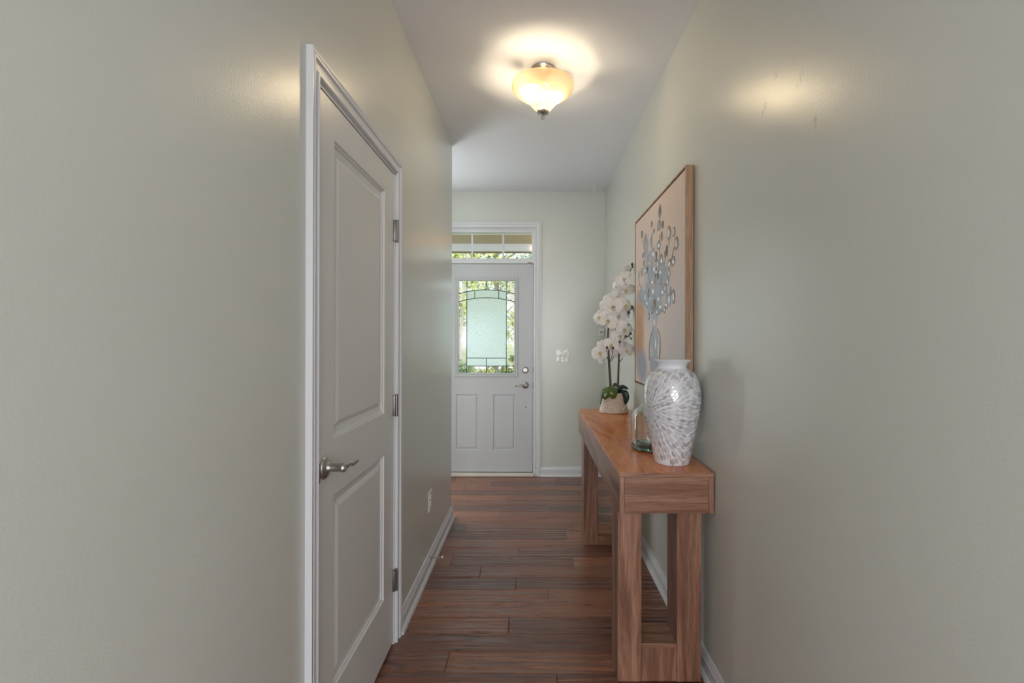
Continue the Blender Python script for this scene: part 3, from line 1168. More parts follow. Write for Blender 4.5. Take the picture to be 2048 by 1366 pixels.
for ci, t0 in enumerate(ths):
    ring = 0
    rho = .013
    while rho < .36:
        L = .020 + min(.015, rho * .12)
        w = .0082 + min(.005, rho * .05)
        n_ = max(9, int(2 * PI * (rho) / (w + .0022)))
        for k in range(n_):
            ang = 2 * PI * (k + .5 * (ring % 2)) / n_ + rv.uniform(-.04, .04)
            cs_, sn_ = math.cos(ang), math.sin(ang)
            sc0 = s0 + rho * sn_
            if sc0 < .006 or sc0 > SMAX - .012:
                continue
            rr_ = vr(z_of(sc0))
            thc = t0 + rho * cs_ / max(.05, .6 * rr_ + .4 * .11)
            # keep only what belongs to this centre
            if abs(thc - t0) > math.radians(89):
                continue
            # taper: bends downwards like the photo's pattern
            wob = rv.uniform(-.12, .12)
            dirx, dirs = math.cos(ang + wob), math.sin(ang + wob)
            LL = L * rv.uniform(.85, 1.08) * .48
            WW = w * rv.uniform(.85, 1.05) * .5
            out = []
            m_ = 5
            for i in range(-m_, m_ + 1):
                q = i / m_
                hw = WW * (1 - abs(q) ** 1.7) * (1 + .15 * q)
                out.append((q * LL, hw))
            pts = [(a_, h_) for a_, h_ in out] + [(a_, -h_) for a_, h_ in reversed(out[1:-1])]
            vs = []
            ok = True
            for a_, h_ in pts:
                ds = a_ * dirs + h_ * dirx
                dt = a_ * dirx - h_ * dirs
                s_ = sc0 + ds
                if s_ < .002 or s_ > SMAX - .003:
                    ok = False
                    break
                vs.append((s_, thc + dt / rr_))
            if not ok:
                continue
            cen = bm.verts.new(surf(sc0, thc, .0011))
            vv = [bm.verts.new(surf(a_, b_, .0007)) for a_, b_ in vs]
            mi = rv.choices((1, 2, 3), (.5, .35, .15))[0]
            for i in range(len(vv)):
                f = bm.faces.new((cen, vv[i], vv[(i + 1) % len(vv)]))
                f.material_index = mi
        rho += L * .78
        ring += 1
mesh_obj('body', bm, [M['grout'], M['pearl_a'], M['pearl_b'], M['pearl_c']], t, recalc=False)

# ------------------------------------------------------------------ glass jug behind the vase
JX, JY = .562, 2.235
t = thing('glass_jug', 'pale blue-green glass bottle with thick teal base behind the white vase', 'bottle', (JX, JY, TH))
def sq_lathe(bm, prof, c, segs=56, p=3.2, sy=1.0):
    rings = []
    for r, z in prof:
        k = max(0.0, min(1.0, (.20 - z) / .06))
        pw = 2 + (p - 2) * k
        ring = []
        for i in range(segs):
            a = 2 * PI * i / segs + PI / 8
            ca, sa = math.cos(a), math.sin(a)
            m_ = (abs(ca) ** pw + abs(sa) ** pw) ** (-1 / pw)
            ring.append(bm.verts.new((c[0] + r * m_ * ca, c[1] + r * m_ * sa * sy, c[2] + z)))
        rings.append(ring)
    for a, b in zip(rings, rings[1:]):
        for i in range(segs):
            j = (i + 1) % segs
            bm.faces.new((a[i], a[j], b[j], b[i]))
    bm.faces.new(rings[0]); bm.faces.new(rings[-1])
bm = bmesh.new()
outer = refine([(.090, .0145), (.096, .018), (.0985, .03), (.098, .09), (.097, .14), (.094, .158), (.078, .178), (.052, .200), (.030, .225), (.022, .245), (.021, .275), (.026, .280), (.027, .286)], 3)
inner = [(max(.004, r - .0045), z) for r, z in reversed(outer)]
inner[-1] = (inner[-1][0], .0195)
sq_lathe(bm, outer + inner + [(.002, .0195)], (JX, JY, TH))
jb = mesh_obj('body', bm, M['jug'], t, smooth='full')
bm = bmesh.new()
sq_lathe(bm, [(.088, .0008), (.095, .002), (.098, .006), (.0965, .0135), (.090, .0142)], (JX, JY, TH))
jb2 = mesh_obj('base', bm, M['jug_base'], t, smooth=True)
jb2['label'] = 'thick teal glass base'
# moulded boss on the shoulder
bm = bmesh.new()
pb = Vector((JX - .036, JY - .1, TH + .070))
lathe(bm, [(.0005, -.004), (.012, -.005), (.016, -.008), (.020, -.006), (.022, 0)], pb, 28, axis='Y')
mesh_obj('boss', bm, M['jug'], t, smooth='full')

# ------------------------------------------------------------------ potted orchid
OX, OY = .556, 3.292
t = thing('potted_orchid', 'white flowering orchid in oval cream textured pot on the table far end', 'potted orchid', (OX, OY, TH))
bm = bmesh.new()
potp = refine([(.0965, .002), (.0985, .006), (.097, .018), (.088, .050), (.078, .090), (.071, .125), (.072, .133), (.070, .137)], 11)
lathe(bm, [(.0005, .0005), (.092, .0005)] + potp + [(.064, .136), (.062, .12), (.0005, .118)], (OX, OY, TH), 200, sy=.72)
for v in bm.verts:
    z = v.co.z - TH
    rr2 = math.hypot(v.co.x - OX, (v.co.y - OY) / .72)
    if .006 < z < .130 and rr2 > .066:
        th = math.atan2((v.co.y - OY) / .72, v.co.x - OX)
        row = math.floor(z / .0085)
        d = .0021 * math.cos(30 * th + PI * (row % 2)) * math.sin(PI * (z / .0085 - row))
        k = 1 + d / rr2
        v.co.x = OX + (v.co.x - OX) * k
        v.co.y = OY + (v.co.y - OY) * k
mesh_obj('pot', bm, M['pot'], t, smooth=True)
bm = bmesh.new()
for i in range(70):
    a, r = R.uniform(0, 2 * PI), math.sqrt(R.random()) * .052
    ball(bm, (OX + r * math.cos(a), OY + .7 * r * math.sin(a), TH + .122 + R.uniform(0, .006)), R.uniform(.006, .010), seg=6)
mesh_obj('moss', bm, M['moss'], t)

def OP(zx, zy, dy=0.0):
    """point of the orchid from the close-up crop coordinates"""
    return P(1160 + zx / 3.793, 500 + zy / 3.793, OY + dy)
stemL = smooth_path([(OX - .020, OY, TH + .118), OP(228, 960), OP(218, 800), OP(212, 640), OP(232, 500, .02), OP(280, 360, .02), OP(345, 230, .02), OP(392, 130, .01)], 44)
bm = bmesh.new()
tube(bm, stemL, [.0095 - .0068 * (i / 44) for i in range(45)], 9)
mesh_obj('stem', bm, M['stem'], t, smooth=True)
stemR = smooth_path([(OX + .028, OY + .01, TH + .118), OP(293, 900), OP(297, 760), OP(300, 640, .02), OP(330, 560, .02), OP(395, 432, .0)], 36)
bm = bmesh.new()
tube(bm, stemR, [.0080 - .0058 * (i / 36) for i in range(37)], 9)
mesh_obj('stem', bm, M['stem'], t, smooth=True)

def leaf_blade(bm, base, ctrl, width, fold=.15, n=14, mat=0, side=None):
    pts = smooth_path([base] + ctrl, n)
    rows = []
    for i, p in enumerate(pts):
        t_ = i / n
        w = width * (math.sin(PI * min(1, (t_ * .86 + .10))) ** .62) * (1 if t_ < .995 else .05)
        tan = (pts[min(i + 1, n)] - pts[max(i - 1, 0)]).normalized()
        sd = (side or tan.cross(Vector((0, 0, 1)))).normalized()
        up = sd.cross(tan).normalized()
        rows.append([bm.verts.new(p + sd * w * q - up * fold * w * (1 - abs(q))) for q in (-1, -.6, -.25, 0, .25, .6, 1)])
    for a, b in zip(rows, rows[1:]):
        for k in range(6):
            bm.faces.new((a[k], a[k + 1], b[k + 1], b[k])).material_index = mat

def thick(o, th):
    m = o.modifiers.new('solid', 'SOLIDIFY')
    m.thickness = th
    m.offset = 0
rim = Vector((OX, OY, TH + .135))
Lv = [
    # front pair of glossy green leaves hanging over the rim
    ('leaf', [OP(228, 1040, -.03), OP(213, 1065, -.075), OP(203, 1100, -.084), OP(192, 1135, -.082)], .030, Vector((1, 0, .12)), 'glossy green leaf'),
    ('leaf', [OP(240, 1042, -.03), OP(248, 1062, -.078), OP(252, 1095, -.088), OP(250, 1130, -.084)], .028, Vector((1, 0, -.05)), 'glossy yellow-green leaf'),
    ('leaf_teal', [OP(190, 1050, -.02), OP(172, 1080, -.035), OP(160, 1125, -.04), OP(157, 1170, -.04)], .016, Vector((.5, -1, 0)), None),
    ('leaf_teal', [OP(310, 1060, -.03), OP(338, 1075, -.05), OP(352, 1120, -.055), OP(345, 1172, -.05)], .022, Vector((1, -.3, 0)), None),
    ('leaf_teal', [OP(290, 1052, -.02), OP(320, 1038, -.035), OP(345, 1042, -.045), OP(368, 1052, -.05)], .017, Vector((.1, .8, .8)), None),
    ('leaf_teal', [OP(245, 1040, .0), OP(255, 1022, .03), OP(275, 1022, .05), OP(300, 1045, .07)], .020, Vector((.4, .8, .6)), None),
]
for nm, ctrl, w, sd, lb in Lv:
    bm = bmesh.new()
    leaf_blade(bm, rim + Vector(((ctrl[0].x - OX) * .4, 0, -.012)), ctrl, w * (1.22 if nm == 'leaf' else 1.1), side=sd)
    o = mesh_obj('leaf', bm, M[nm], t, smooth='full')
    thick(o, .0016)
    if lb:
        o['label'] = lb

def petal(bm, ang, L, W, cup, tilt, seed, round_=.7):
    rp = random.Random(seed)
    nu, nv = 7, 7
    rows = []
    ph = rp.uniform(0, 6)
    for i in range(nu + 1):
        u = i / nu
        hw = W * .5 * (math.sin(PI * (u * .90 + .085)) ** round_)
        if i == nu:
            hw *= .55
        row = []
        for j in range(nv + 1):
            v = j / nv * 2 - 1
            x = v * hw
            y = .004 + u * L - abs(v) ** 3 * L * .05
            z = cup * (v * v) * hw - tilt * L * u * u + .05 * L * math.sin(4 * v + ph) * u
            ca, sa = math.cos(ang), math.sin(ang)
            # flower plane: X right, Z up, facing -Y
            row.append(bm.verts.new((x * ca - y * sa, -z, x * sa + y * ca)))
        rows.append(row)
    for a, b in zip(rows, rows[1:]):
        for j in range(nv):
            bm.faces.new((a[j], a[j + 1], b[j + 1], b[j]))

def flower_mesh(seed):
    rp = random.Random(seed)
    bm = bmesh.new()
    L = .050
    for ang, l, w, rd in ((0, .044, .034, .75), (math.radians(125), .044, .032, .75), (math.radians(-125), .044, .032, .75),
                          (math.radians(68), .050, .060, .55), (math.radians(-68), .050, .060, .55)):
        petal(bm, ang + rp.uniform(-.1, .1), l * rp.uniform(.92, 1.08), w * rp.uniform(.95, 1.08), rp.uniform(-.1, .35), rp.uniform(-.15, .35), rp.random(), rd)
    me = bpy.data.meshes.new('flower')
    for f in bm.faces:
        f.smooth = True
    bm.to_mesh(me); bm.free()
    me.materials.append(M['petal'])
    return me
def lip_mesh():
    bm = bmesh.new()
    ball(bm, (0, -.006, .004), .0055, (1, 1.2, .9), 8)
    for s in (-1, 1):
        ball(bm, (s * .007, -.008, -.002), .005, (.5, 1, 1.2), 8)
    ball(bm, (0, -.010, -.010), .006, (.8, .7, 1.3), 8)
    me = bpy.data.meshes.new('flower_centre')
    for f in bm.faces:
        f.smooth = True
    bm.to_mesh(me); bm.free()
    me.materials.append(M['lip'])
    return me
FM = [flower_mesh(s) for s in range(6)]
LM = lip_mesh()
FL = [  # crop x, crop y, depth, size, yaw, pitch
    (352, 152, -.01, .78, .5, .5), (330, 218, -.015, 1.05, -.1, .4), (345, 300, -.02, 1.1, .2, .7), (276, 278, .02, .7, -.8, .2), (285, 352, -.01, .9, -.2, .9),
    (250, 432, -.055, 1.35, -.1, .05), (340, 425, -.03, 1.15, .4, .0), (190, 430, .02, 1.05, -.7, .2), (150, 512, -.02, 1.05, -.8, .0), (212, 540, -.05, 1.25, -.2, -.25),
    (292, 500, -.03, 1.15, .2, .1), (355, 490, .01, .95, .8, .1), (335, 603, -.04, 1.2, .25, .1), (258, 598, .03, 1.0, -.2, .2), (300, 655, -.035, 1.1, .1, -.2), (238, 645, .05, .7, -.2, .2),
    (236, 722, -.055, 1.0, .0, .1), (155, 782, -.03, 1.15, -.5, -.1), (172, 728, -.01, .8, -.6, .3), (180, 838, .02, .75, -.2, -.9), (350, 765, -.02, 1.05, .4, -.3), (392, 728, .0, .85, .9, -.1),
    (290, 745, .01, 1.05, .1, -.2), (262, 790, .02, .8, -.1, -.8), (372, 650, .01, .95, .8, .2), (225, 380, .03, .95, -.4, .4), (270, 690, .02, 1.0, 0, 0), (205, 475, .04, 1.1, -.5, 0)]
for i, (zx, zy, dy, sz, yaw, pit) in enumerate(FL):
    p = OP(zx, zy, dy)
    p.x = min(p.x, XR - .045 - .012 * sz)
    f = bpy.data.objects.new('flower', FM[i % 6])
    col.objects.link(f)
    f.parent = t
    f.location = p - Vector((OX, OY, TH))
    f.rotation_euler = Euler((pit * .8, R.uniform(-.5, .5), yaw), 'XYZ')
    f.scale = (sz * 1.17, sz * 1.17, sz * 1.17)
    c_ = bpy.data.objects.new('flower_centre', LM)
    col.objects.link(c_)
    c_.parent = f
BD = [(394, 108, .0, .0085, 1.5), (396, 128, .0, .006, 1.2), (395, 430, -.04, .0092, 1.1), (372, 472, -.045, .0085, 1.1), (370, 565, -.05, .006, 1.2), (383, 632, -.06, .0088, 1.1), (347, 655, -.07, .0088, 1.1),
      (205, 738, -.10, .0085, 1.1), (250, 743, -.10, .0085, 1.1), (388, 672, -.04, .006, 1.1), (345, 258, -.05, .004, 1.2)]
for zx, zy, dy, r, k in BD:
    bm = bmesh.new()
    ball(bm, OP(zx, zy, dy), r, (1, 1, k), 12)
    mesh_obj('bud', bm, M['bud'], t, smooth='full')
# thin side stems
for pts in ([OP(222, 855), OP(240, 835, -.02), OP(258, 808, -.03)], [OP(222, 850), OP(205, 800, -.03), OP(205, 745, -.09)], [OP(222, 850), OP(244, 800, -.04), OP(250, 750, -.09)],
            [OP(300, 850), OP(318, 825, -.02), OP(325, 800, -.03)], [OP(300, 700, .01), OP(330, 675, -.04), OP(383, 640, -.055)], [OP(366, 652, -.05), OP(382, 662, -.045), OP(390, 676, -.038)],
            [OP(345, 500, .01), OP(372, 455, -.03), OP(418, 440, -.05)], [OP(395, 450, -.04), OP(406, 458, -.05), OP(404, 466, -.05)]):
    bm = bmesh.new()
    tube(bm, smooth_path(pts, 10), .0022, 6)
    mesh_obj('side_stem', bm, M['stem_thin'], t, smooth=True)

# ------------------------------------------------------------------ framed painting on the right wall
PX = .655
PY0, PY1, PZ0, PZ1 = 2.064, 3.090, 1.043, 2.075
t = thing('framed_painting', 'square framed canvas of silver leaved branches in a vase on right wall', 'painting', (XR, (PY0 + PY1) / 2, PZ0))
bm = bmesh.new()
FT = .008
XB = XR - .003
box(bm, PX, XB, PY0, PY0 + FT, PZ0, PZ1, .0008)
box(bm, PX, XB, PY1 - FT, PY1, PZ0, PZ1, .0008)
box(bm, PX, XB, PY0 + FT, PY1 - FT, PZ1 - FT, PZ1, .0008)
box(bm, PX, XB, PY0 + FT, PY1 - FT, PZ0, PZ0 + FT, .0008)
mesh_obj('frame', bm, M['frame_wood'], t)
bm = bmesh.new()
box(bm, XB - .004, XB, PY0 + FT, PY1 - FT, PZ0 + FT, PZ1 - FT)
mesh_obj('backing', bm, M['dark'], t)
CG = .006
CX = PX + .003
def canvas_mat():
    m, nt, b_ = new_mat('painted_canvas')
    # local coords: origin at wall, mid width, bottom of painting: y -.5..+.5 (+ = far end), z 0..1.03
    tc = N(nt, 'ShaderNodeTexCoord')
    sp = N(nt, 'ShaderNodeSeparateXYZ')
    v = coords(nt, 'Object', (1, 1, .35))
    wob = ntex(nt, v, 5, 4, .6, .6)
    wv = N(nt, 'ShaderNodeVectorMath', operation='ADD')
    cb = N(nt, 'ShaderNodeCombineXYZ')
    k = mth(nt, 'MULTIPLY', mth(nt, 'SUBTRACT', wob, .5), .25)
    link(nt, k, cb.inputs[1]); link(nt, k, cb.inputs[2])
    link(nt, tc.outputs['Object'], wv.inputs[0]); link(nt, cb.outputs[0], wv.inputs[1])
    link(nt, wv.outputs[0], sp.inputs[0])
    y, z = sp.outputs[1], sp.outputs[2]
    f = ntex(nt, coords(nt, 'Object', (1, 1.5, .4)), 6, 5, .6, .5)
    basec = mix(nt, f, lin((230, 206, 190)), lin((216, 197, 186)))
    # cooler, greyer towards the near lower side
    g1 = mth(nt, 'MULTIPLY', mth(nt, 'SUBTRACT', .75, z, clamp=True), mth(nt, 'SUBTRACT', .45, y, clamp=True))
    basec = mix(nt, mth(nt, 'MULTIPLY', g1, 1.6, clamp=True), basec, lin((200, 194, 198)))
    def blob(y0, z0, ry, rz, p=1.5):
        a = mth(nt, 'DIVIDE', mth(nt, 'SUBTRACT', y, y0), ry)
        c = mth(nt, 'DIVIDE', mth(nt, 'SUBTRACT', z, z0), rz)
        d = mth(nt, 'SQRT', mth(nt, 'ADD', mth(nt, 'MULTIPLY', a, a), mth(nt, 'MULTIPLY', c, c)))
        return mth(nt, 'MULTIPLY', mth(nt, 'SUBTRACT', 1, d, clamp=True), p, clamp=True)
    c = mix(nt, blob(.40, .32, .16, .34), basec, lin((192, 140, 96)))
    c = mix(nt, blob(.36, .52, .10, .12), c, lin((205, 150, 100)))
    c = mix(nt, blob(.33, .13, .15, .13, 2.0), c, lin((150, 154, 172)))
    # dense bouquet wash
    c = mix(nt, mth(nt, 'MULTIPLY', blob(.08, .56, .30, .26, 1.6), .85), c, lin((170, 178, 190)))
    st = ntex(nt, coords(nt, 'Object', (1, 4, .7)), 20, 4, .7)
    c = mix(nt, .22, c, ramp(nt, st, [(.3, (.7, .7, .7)), (.6, (1, 1, 1))]), 'MULTIPLY')
    link(nt, c, b_.inputs['Base Color'])
    b_.inputs['Roughness'].default_value = .45
    bump(nt, b_, st, .35, .002)
    return m
bm = bmesh.new()
box(bm, CX, XB - .006, PY0 + FT + CG, PY1 - FT - CG, PZ0 + FT + CG, PZ1 - FT - CG, .0015)
cv = mesh_obj('canvas', bm, canvas_mat(), t)
PM = [simple('paint_blue_grey', (164, 172, 186), .4, bumps=(90, .5, .003), var=(60, .8)),
      simple('paint_silver', (206, 212, 218), .22, .35, bumps=(90, .6, .003), var=(80, .75)),
      simple('paint_taupe', (150, 134, 122), .4, bumps=(90, .5, .003), var=(70, .75)),
      simple('paint_dark', (96, 84, 78), .4, bumps=(90, .5, .003)),
      simple('paint_pale', (226, 222, 218), .35, bumps=(90, .5, .003), var=(60, .88)),
      simple('paint_amber', (205, 160, 112), .4, bumps=(90, .5, .003))]
def CP(zx, zy):
    px, py = 1240 + zx / 2.97, 320 + zy / 2.97
    Y = 960 * CX / (px - 1066)
    return Y, CAMZ + (677 - py) * Y / 960
bm = bmesh.new()
LAY = [0]
def stroke(zx, zy, zw, zh, mi, rot=0.0, core=None, h=.003):
    LAY[0] += 1
    y, z = CP(zx, zy)
    ya, _ = CP(zx - zw / 2, zy); yb, _ = CP(zx + zw / 2, zy)
    w = max(.006, abs(ya - yb)) / 2
    l = zh / 2.97 * y / 960 / 2
    n_ = 18
    for lev, (k, hh, m_) in enumerate(((1.0, h, mi), (.62, h + .0015, core if core is not None else mi))):
        base = CX - .0002 - (LAY[0] % 9) * .00008
        ring0, ring1 = [], []
        for i in range(n_):
            a = 2 * PI * i / n_
            uu = math.copysign(abs(math.cos(a)) ** 1.0, math.cos(a)) * w * k * (1 - .25 * math.sin(a))
            vv = math.sin(a) * l * k
            yy = y + uu * math.cos(rot) - vv * math.sin(rot)
            zz = z + uu * math.sin(rot) + vv * math.cos(rot)
            ring0.append(bm.verts.new((base - (hh if lev else 0) * .3, yy, zz)))
            ring1.append(bm.verts.new((base - hh * .7, y + (yy - y) * .8, z + (zz - z) * .85)))
        top = bm.verts.new((base - hh, y, z))
        for i in range(n_):
            j = (i + 1) % n_
            bm.faces.new((ring0[i], ring0[j], ring1[j], ring1[i])).material_index = m_
            bm.faces.new((ring1[i], ring1[j], top)).material_index = m_
def line(pts, r, mi):
    P3 = []
    for zx, zy in pts:
        y, z = CP(zx, zy)
        P3.append(Vector((CX - .0006, y, z)))
    tube(bm, smooth_path(P3, 14), r, 6, mi)
# blue-grey mass of branches, neck and glass vase, painted first
for a in ((255, 700, 34, 130, .1), (215, 760, 40, 150, 0), (190, 700, 36, 150, 0), (155, 500, 20, 120, 0), (238, 640, 22, 120, -.2), (270, 680, 22, 110, -.1), (185, 830, 34, 120, .2), (230, 840, 34, 120, -.1),
          (160, 780, 24, 110, .1), (208, 930, 26, 140, 0), (204, 1010, 28, 160, 0), (205, 1080, 46, 220, 0), (206, 1180, 56, 240, 0), (140, 820, 20, 90, .2), (165, 600, 14, 100, 0), (245, 780, 24, 90, 0), (278, 820, 20, 100, 0)):
    stroke(a[0], a[1], a[2], a[3], 0, a[4], h=.0015)
for pts, r, mi in (([(206, 940), (215, 780), (232, 620), (236, 440)], .0018, 2), ([(208, 900), (240, 760), (262, 620), (292, 480)], .0018, 0), ([(210, 900), (262, 740), (300, 610), (326, 500)], .0018, 2),
                   ([(204, 920), (180, 780), (160, 620), (132, 470)], .0018, 0), ([(204, 900), (190, 720), (190, 560), (190, 430)], .0016, 2), ([(205, 920), (150, 860), (120, 760), (112, 690)], .0016, 0),
                   ([(208, 930), (262, 880), (300, 800), (316, 770)], .0018, 0), ([(196, 1000), (180, 1060), (174, 1130), (176, 1190)], .0017, 3), ([(222, 1000), (238, 1050), (240, 1120), (236, 1180)], .0015, 3),
                   ([(200, 940), (198, 1000), (200, 1050)], .002, 1), ([(232, 1060), (236, 1120), (232, 1170)], .002, 4)):
    line(pts, r, mi)
ST = [(236, 303, 18, 88, 2, 0, 3), (231, 385, 24, 66, 2, 0, 0), (253, 381, 13, 46, 3, 0, 2), (290, 432, 24, 92, 2, 0, 4), (320, 424, 14, 64, 2, 0, 4), (188, 380, 10, 42, 2, 0, None), (201, 420, 11, 36, 0, 0, 2),
      (130, 440, 10, 44, 3, 0, 2), (150, 474, 16, 78, 0, 0, 2), (163, 500, 10, 60, 0, 0, None), (186, 480, 11, 76, 0, 0, 2), (229, 502, 22, 58, 2, 0, 1), (247, 452, 11, 62, 2, 0, None), (335, 492, 25, 84, 2, .05, 4),
      (278, 535, 9, 70, 3, -.15, None), (140, 562, 20, 36, 0, 0, 2), (197, 552, 13, 66, 0, 0, 1), (214, 572, 11, 66, 3, .1, 0), (245, 592, 20, 78, 2, -.1, 1), (222, 612, 12, 56, 0, 0, 1), (292, 614, 22, 60, 2, -.4, 1),
      (316, 598, 22, 62, 2, -.2, 1), (176, 610, 14, 42, 0, 0, 4), (112, 682, 9, 54, 0, 0, None), (130, 664, 11, 56, 0, 0, 2), (149, 652, 13, 58, 0, 0, 1), (163, 650, 9, 44, 3, 0, None), (210, 704, 12, 78, 3, 0, 2),
      (225, 690, 9, 46, 3, .1, None), (240, 662, 14, 56, 0, 0, 1), (258, 640, 16, 76, 0, 0, None), (283, 718, 18, 54, 0, 0, 1), (190, 722, 22, 60, 5, 0, 1), (126, 798, 20, 82, 0, 0, None), (110, 822, 10, 60, 0, 0, None),
      (150, 812, 12, 70, 0, 0, 4), (170, 790, 9, 62, 3, 0, None), (182, 818, 11, 46, 3, -.2, 1), (195, 776, 16, 60, 0, 0, 1), (228, 822, 13, 60, 0, 0, 1), (205, 852, 10, 62, 3, -.1, None), (252, 780, 20, 54, 0, 0, 1),
      (293, 828, 16, 84, 0, 0, 1), (318, 808, 18, 92, 2, 0, 1), (240, 872, 20, 56, 0, 0, 1), (264, 886, 14, 44, 2, 0, 1), (190, 890, 11, 52, 3, -.1, 0), (172, 926, 8, 46, 3, 0, 4), (300, 770, 12, 50, 0, 0, None),
      (136, 856, 10, 46, 0, 0, None), (291, 670, 16, 50, 0, 0, 4), (205, 960, 14, 60, 4, 0, None), (120, 760, 10, 44, 0, 0, 4), (160, 850, 14, 56, 0, 0, 1), (215, 660, 12, 50, 2, 0, 1), (178, 560, 8, 50, 0, 0, None),
      (268, 560, 10, 56, 2, -.2, None), (142, 610, 9, 44, 2, 0, None), (270, 760, 14, 60, 2, 0, 4), (245, 720, 12, 50, 3, .15, 0), (202, 640, 10, 44, 1, 0, 4), (221, 900, 12, 40, 0, 0, 1), (278, 860, 12, 46, 0, 0, 1)]
for zx, zy, w, h_, mi, rot, core in ST:
    stroke(zx, zy, w, h_, mi, rot, core)
# soft white highlights in the glass
for a in ((212, 1090, 14, 120, 1, 0), (192, 1140, 8, 90, 4, 0), (228, 1130, 8, 80, 4, 0)):
    stroke(*a, h=.002)
mesh_obj('painted_branches', bm, PM, t, smooth=True, recalc=True)
# hanging clip under the lower rail
bm = bmesh.new()
cy = 960 * PX / (1290 - 1066)
lathe(bm, [(.0005, 0), (.007, 0), (.008, .004), (.004, .010), (.0005, .011)], (PX + .004, cy, PZ0 - .011), 16)
mesh_obj('corner_clip', bm, M['nickel'], t, smooth=True)

# ------------------------------------------------------------------ OUTSIDE: porch and garden
PC = simple('porch_ceiling_paint', (150, 132, 106), .6)
bm = bmesh.new()
box(bm, -3.5, 2.6, YF + .14, 6.95, 2.632, 2.75)
struct(mesh_obj('ceiling_porch', bm, PC))
bm = bmesh.new()
box(bm, -3.5, 2.6, 6.62, 6.74, 2.545, 2.631)
struct(mesh_obj('trim_6', bm, M['trim']))
bm = bmesh.new()
box(bm, -3.5, 2.6, 6.745, 6.80, 2.53, 2.631)
struct(mesh_obj('trim_7', bm, simple('brown_shaded_underside', (110, 92, 66), .5)))  # stands for the brown beam underside, its shade put into the colour
bm = bmesh.new()
box(bm, -3.5, 2.6, YF + .15, 6.9, -.16, -.03)
struct(mesh_obj('floor_porch', bm, simple('concrete', (176, 172, 164), .85, bumps=(60, .3, .004), var=(6, .85))))
bm = bmesh.new()
box(bm, -60, 60, 6.9, 90, -.45, -.22)
struct(mesh_obj('ground', bm, simple('lawn', (112, 120, 76), .95, bumps=(30, .8, .03), var=(3, .6))))
bm = bmesh.new()
box(bm, -40, 40, 24.2, 26.4, -.22, -.195)
struct(mesh_obj('road', bm, simple('pale_concrete_road', (212, 206, 196), .85)))
# porch lamp by the door
t = thing('porch_lamp', 'warm glowing porch lamp hanging under the porch ceiling at right', 'lamp', (.10, 6.15, 2.632))
bm = bmesh.new()
lathe(bm, [(.0005, 0), (.05, 0), (.05, -.012), (.012, -.018), (.0005, -.018)], (.10, 6.15, 2.632), 24)
mesh_obj('canopy', bm, M['nickel'], t, smooth=True)
bm = bmesh.new()
lathe(bm, [(.014, -.017), (.055, -.03), (.06, -.06), (.03, -.085), (.0005, -.09)], (.10, 6.15, 2.632), 24)
mesh_obj('lamp_globe', bm, M['porch_bulb'], t, smooth=True)

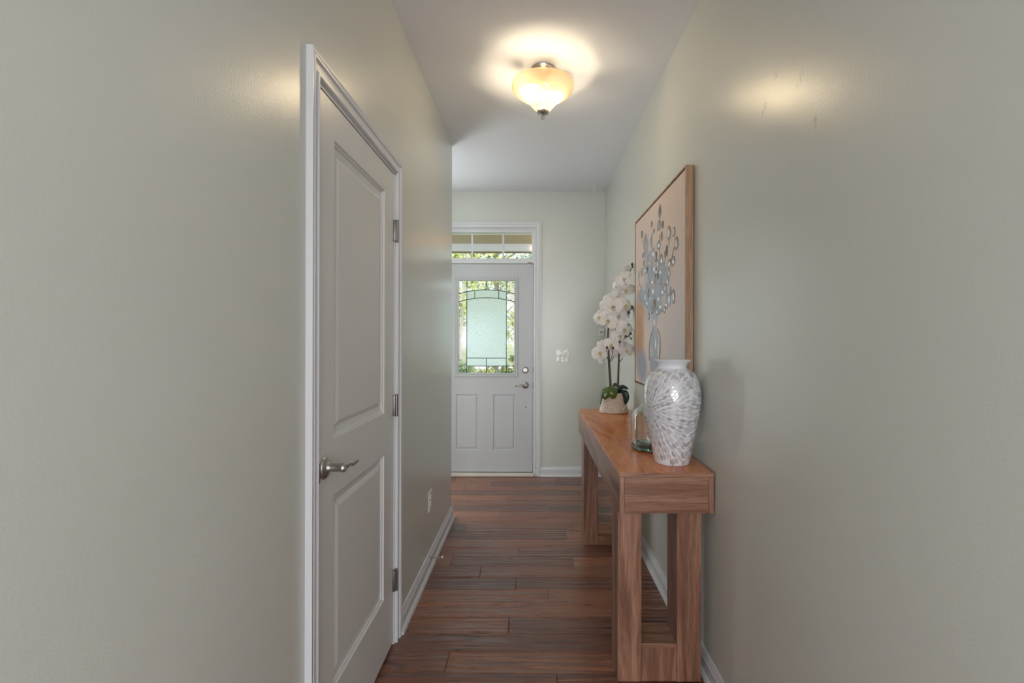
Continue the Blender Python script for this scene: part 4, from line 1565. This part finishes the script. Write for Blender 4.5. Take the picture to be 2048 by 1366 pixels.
LG = [simple('foliage_yellow_green', (206, 204, 120), .6, var=(5, .75)), simple('foliage_green', (150, 168, 104), .6, var=(5, .7)), simple('foliage_deep_green', (96, 120, 80), .6, var=(5, .7)), simple('foliage_blue_green', (140, 162, 152), .6, var=(5, .8))]
BK = [simple('pale_bark', (202, 190, 174), .8, var=(10, .7)), simple('grey_bark', (120, 106, 92), .8, var=(10, .6))]
def tree(label, x, y, h, crown_r, crown_z0, nl, leafm, bark, trunk_r, seed, lean=0.0, leaf=.12):
    nl = int(nl * 1.7)
    rt = random.Random(seed)
    zb = -.22
    tr = thing('tree' if h > 2.6 else 'shrub', label, 'tree' if h > 2.6 else 'shrub', (x, y, zb), 'trees beyond the porch' if h > 2.6 else 'low shrubs in front of the porch')
    bm = bmesh.new()
    top = Vector((x + lean * h, y, zb + h * .86))
    tp = smooth_path([(x, y, zb - .02), (x + lean * h * .3 + rt.uniform(-.1, .1), y, zb + h * .3), (x + lean * h * .6 + rt.uniform(-.15, .15), y, zb + h * .6), top], 14)
    tube(bm, tp, [trunk_r * (1 - .75 * i / 14) for i in range(15)], 8)
    for i in range(9 if h > 2.6 else 6):
        k = rt.randint(4, 13)
        p = tp[k]
        a = rt.uniform(0, 2 * PI)
        l = crown_r * rt.uniform(.5, .95)
        e = p + Vector((math.cos(a) * l, math.sin(a) * l * .8, l * rt.uniform(.3, .9)))
        tube(bm, smooth_path([p, (p + e) / 2 + Vector((0, 0, -.05)), e], 6), [trunk_r * .35 * (1 - .7 * q / 6) for q in range(7)], 6)
    mesh_obj('trunk', bm, BK[bark], tr, smooth=True)
    bm = bmesh.new()
    cz = zb + (h + crown_z0) / 2
    hz = (h - crown_z0) / 2
    # clumps
    cl = []
    for i in range(26):
        a, b_, c_ = rt.uniform(0, 2 * PI), rt.uniform(-1, 1), rt.uniform(.3, 1) ** .6
        q = math.sqrt(1 - b_ * b_)
        cl.append((Vector((x + lean * h * .8 + math.cos(a) * q * c_ * crown_r, y + math.sin(a) * q * c_ * crown_r * .8, cz + b_ * c_ * hz)), crown_r * rt.uniform(.2, .38)))
    for i in range(nl):
        c0, rad = rt.choice(cl)
        v = Vector((rt.gauss(0, 1), rt.gauss(0, 1), rt.gauss(0, 1))).normalized() * rad * rt.random() ** .4
        p = c0 + v
        if p.z < zb + .03:
            continue
        n_ = Vector((rt.uniform(-1, 1), rt.uniform(-1, 1), rt.uniform(-.2, 1))).normalized()
        u = n_.orthogonal().normalized()
        u.rotate(Matrix.Rotation(rt.uniform(0, 6.28), 3, n_))
        w = n_.cross(u)
        s = leaf * rt.uniform(.6, 1.2)
        q = [p - u * s * .5, p + w * s * .24 + n_ * s * .05, p + u * s * .5, p - w * s * .24 + n_ * s * .05]
        bm.faces.new([bm.verts.new(z) for z in q]).material_index = 0 if rt.random() < .68 else 1
    mesh_obj('foliage', bm, [LG[leafm], LG[(leafm + 2) % 4]], tr, recalc=False)
tree('slender pale-trunked tree with yellow-green leaves seen left through door glass', -1.55, 10.6, 6.5, 1.1, 1.4, 1300, 0, 0, .05, 21, .02)
tree('leaning pale tree seen at the right edge of the door glass', -.55, 14.2, 6.8, 1.3, 1.3, 1700, 0, 0, .06, 22, -.03)
tree('deep green tree beyond the lawn straight behind the porch', -1.5, 18.8, 8.6, 2.0, .6, 3000, 2, 1, .16, 24)
tree('green leafy tree beyond the lawn at the left', -5.9, 18.5, 8.2, 1.7, 1.2, 2500, 1, 1, .16, 23)
tree('blue-green tree beyond the lawn at the right', 2.6, 18.2, 8.0, 1.7, 1.2, 2500, 3, 1, .15, 25)
tree('tall yellow-green tree across the road', -4.6, 29.0, 12.0, 2.7, 1.0, 3600, 0, 1, .22, 26, leaf=.22)
tree('tall grey-green tree across the road to the right', 1.3, 31.0, 12.5, 2.7, 1.0, 3600, 3, 1, .22, 27, leaf=.22)
tree('low green shrub at the foot of the porch, left', -1.30, 8.4, 1.25, .36, .1, 1500, 1, 1, .03, 31, leaf=.07)
tree('low yellow-green shrub between and behind the two front shrubs', -.95, 10.0, 1.10, .42, .1, 1500, 0, 1, .03, 32, leaf=.07)
tree('low dark green shrub at the foot of the porch, right', -.38, 8.4, 1.2, .32, .1, 1500, 2, 1, .03, 33, leaf=.07)
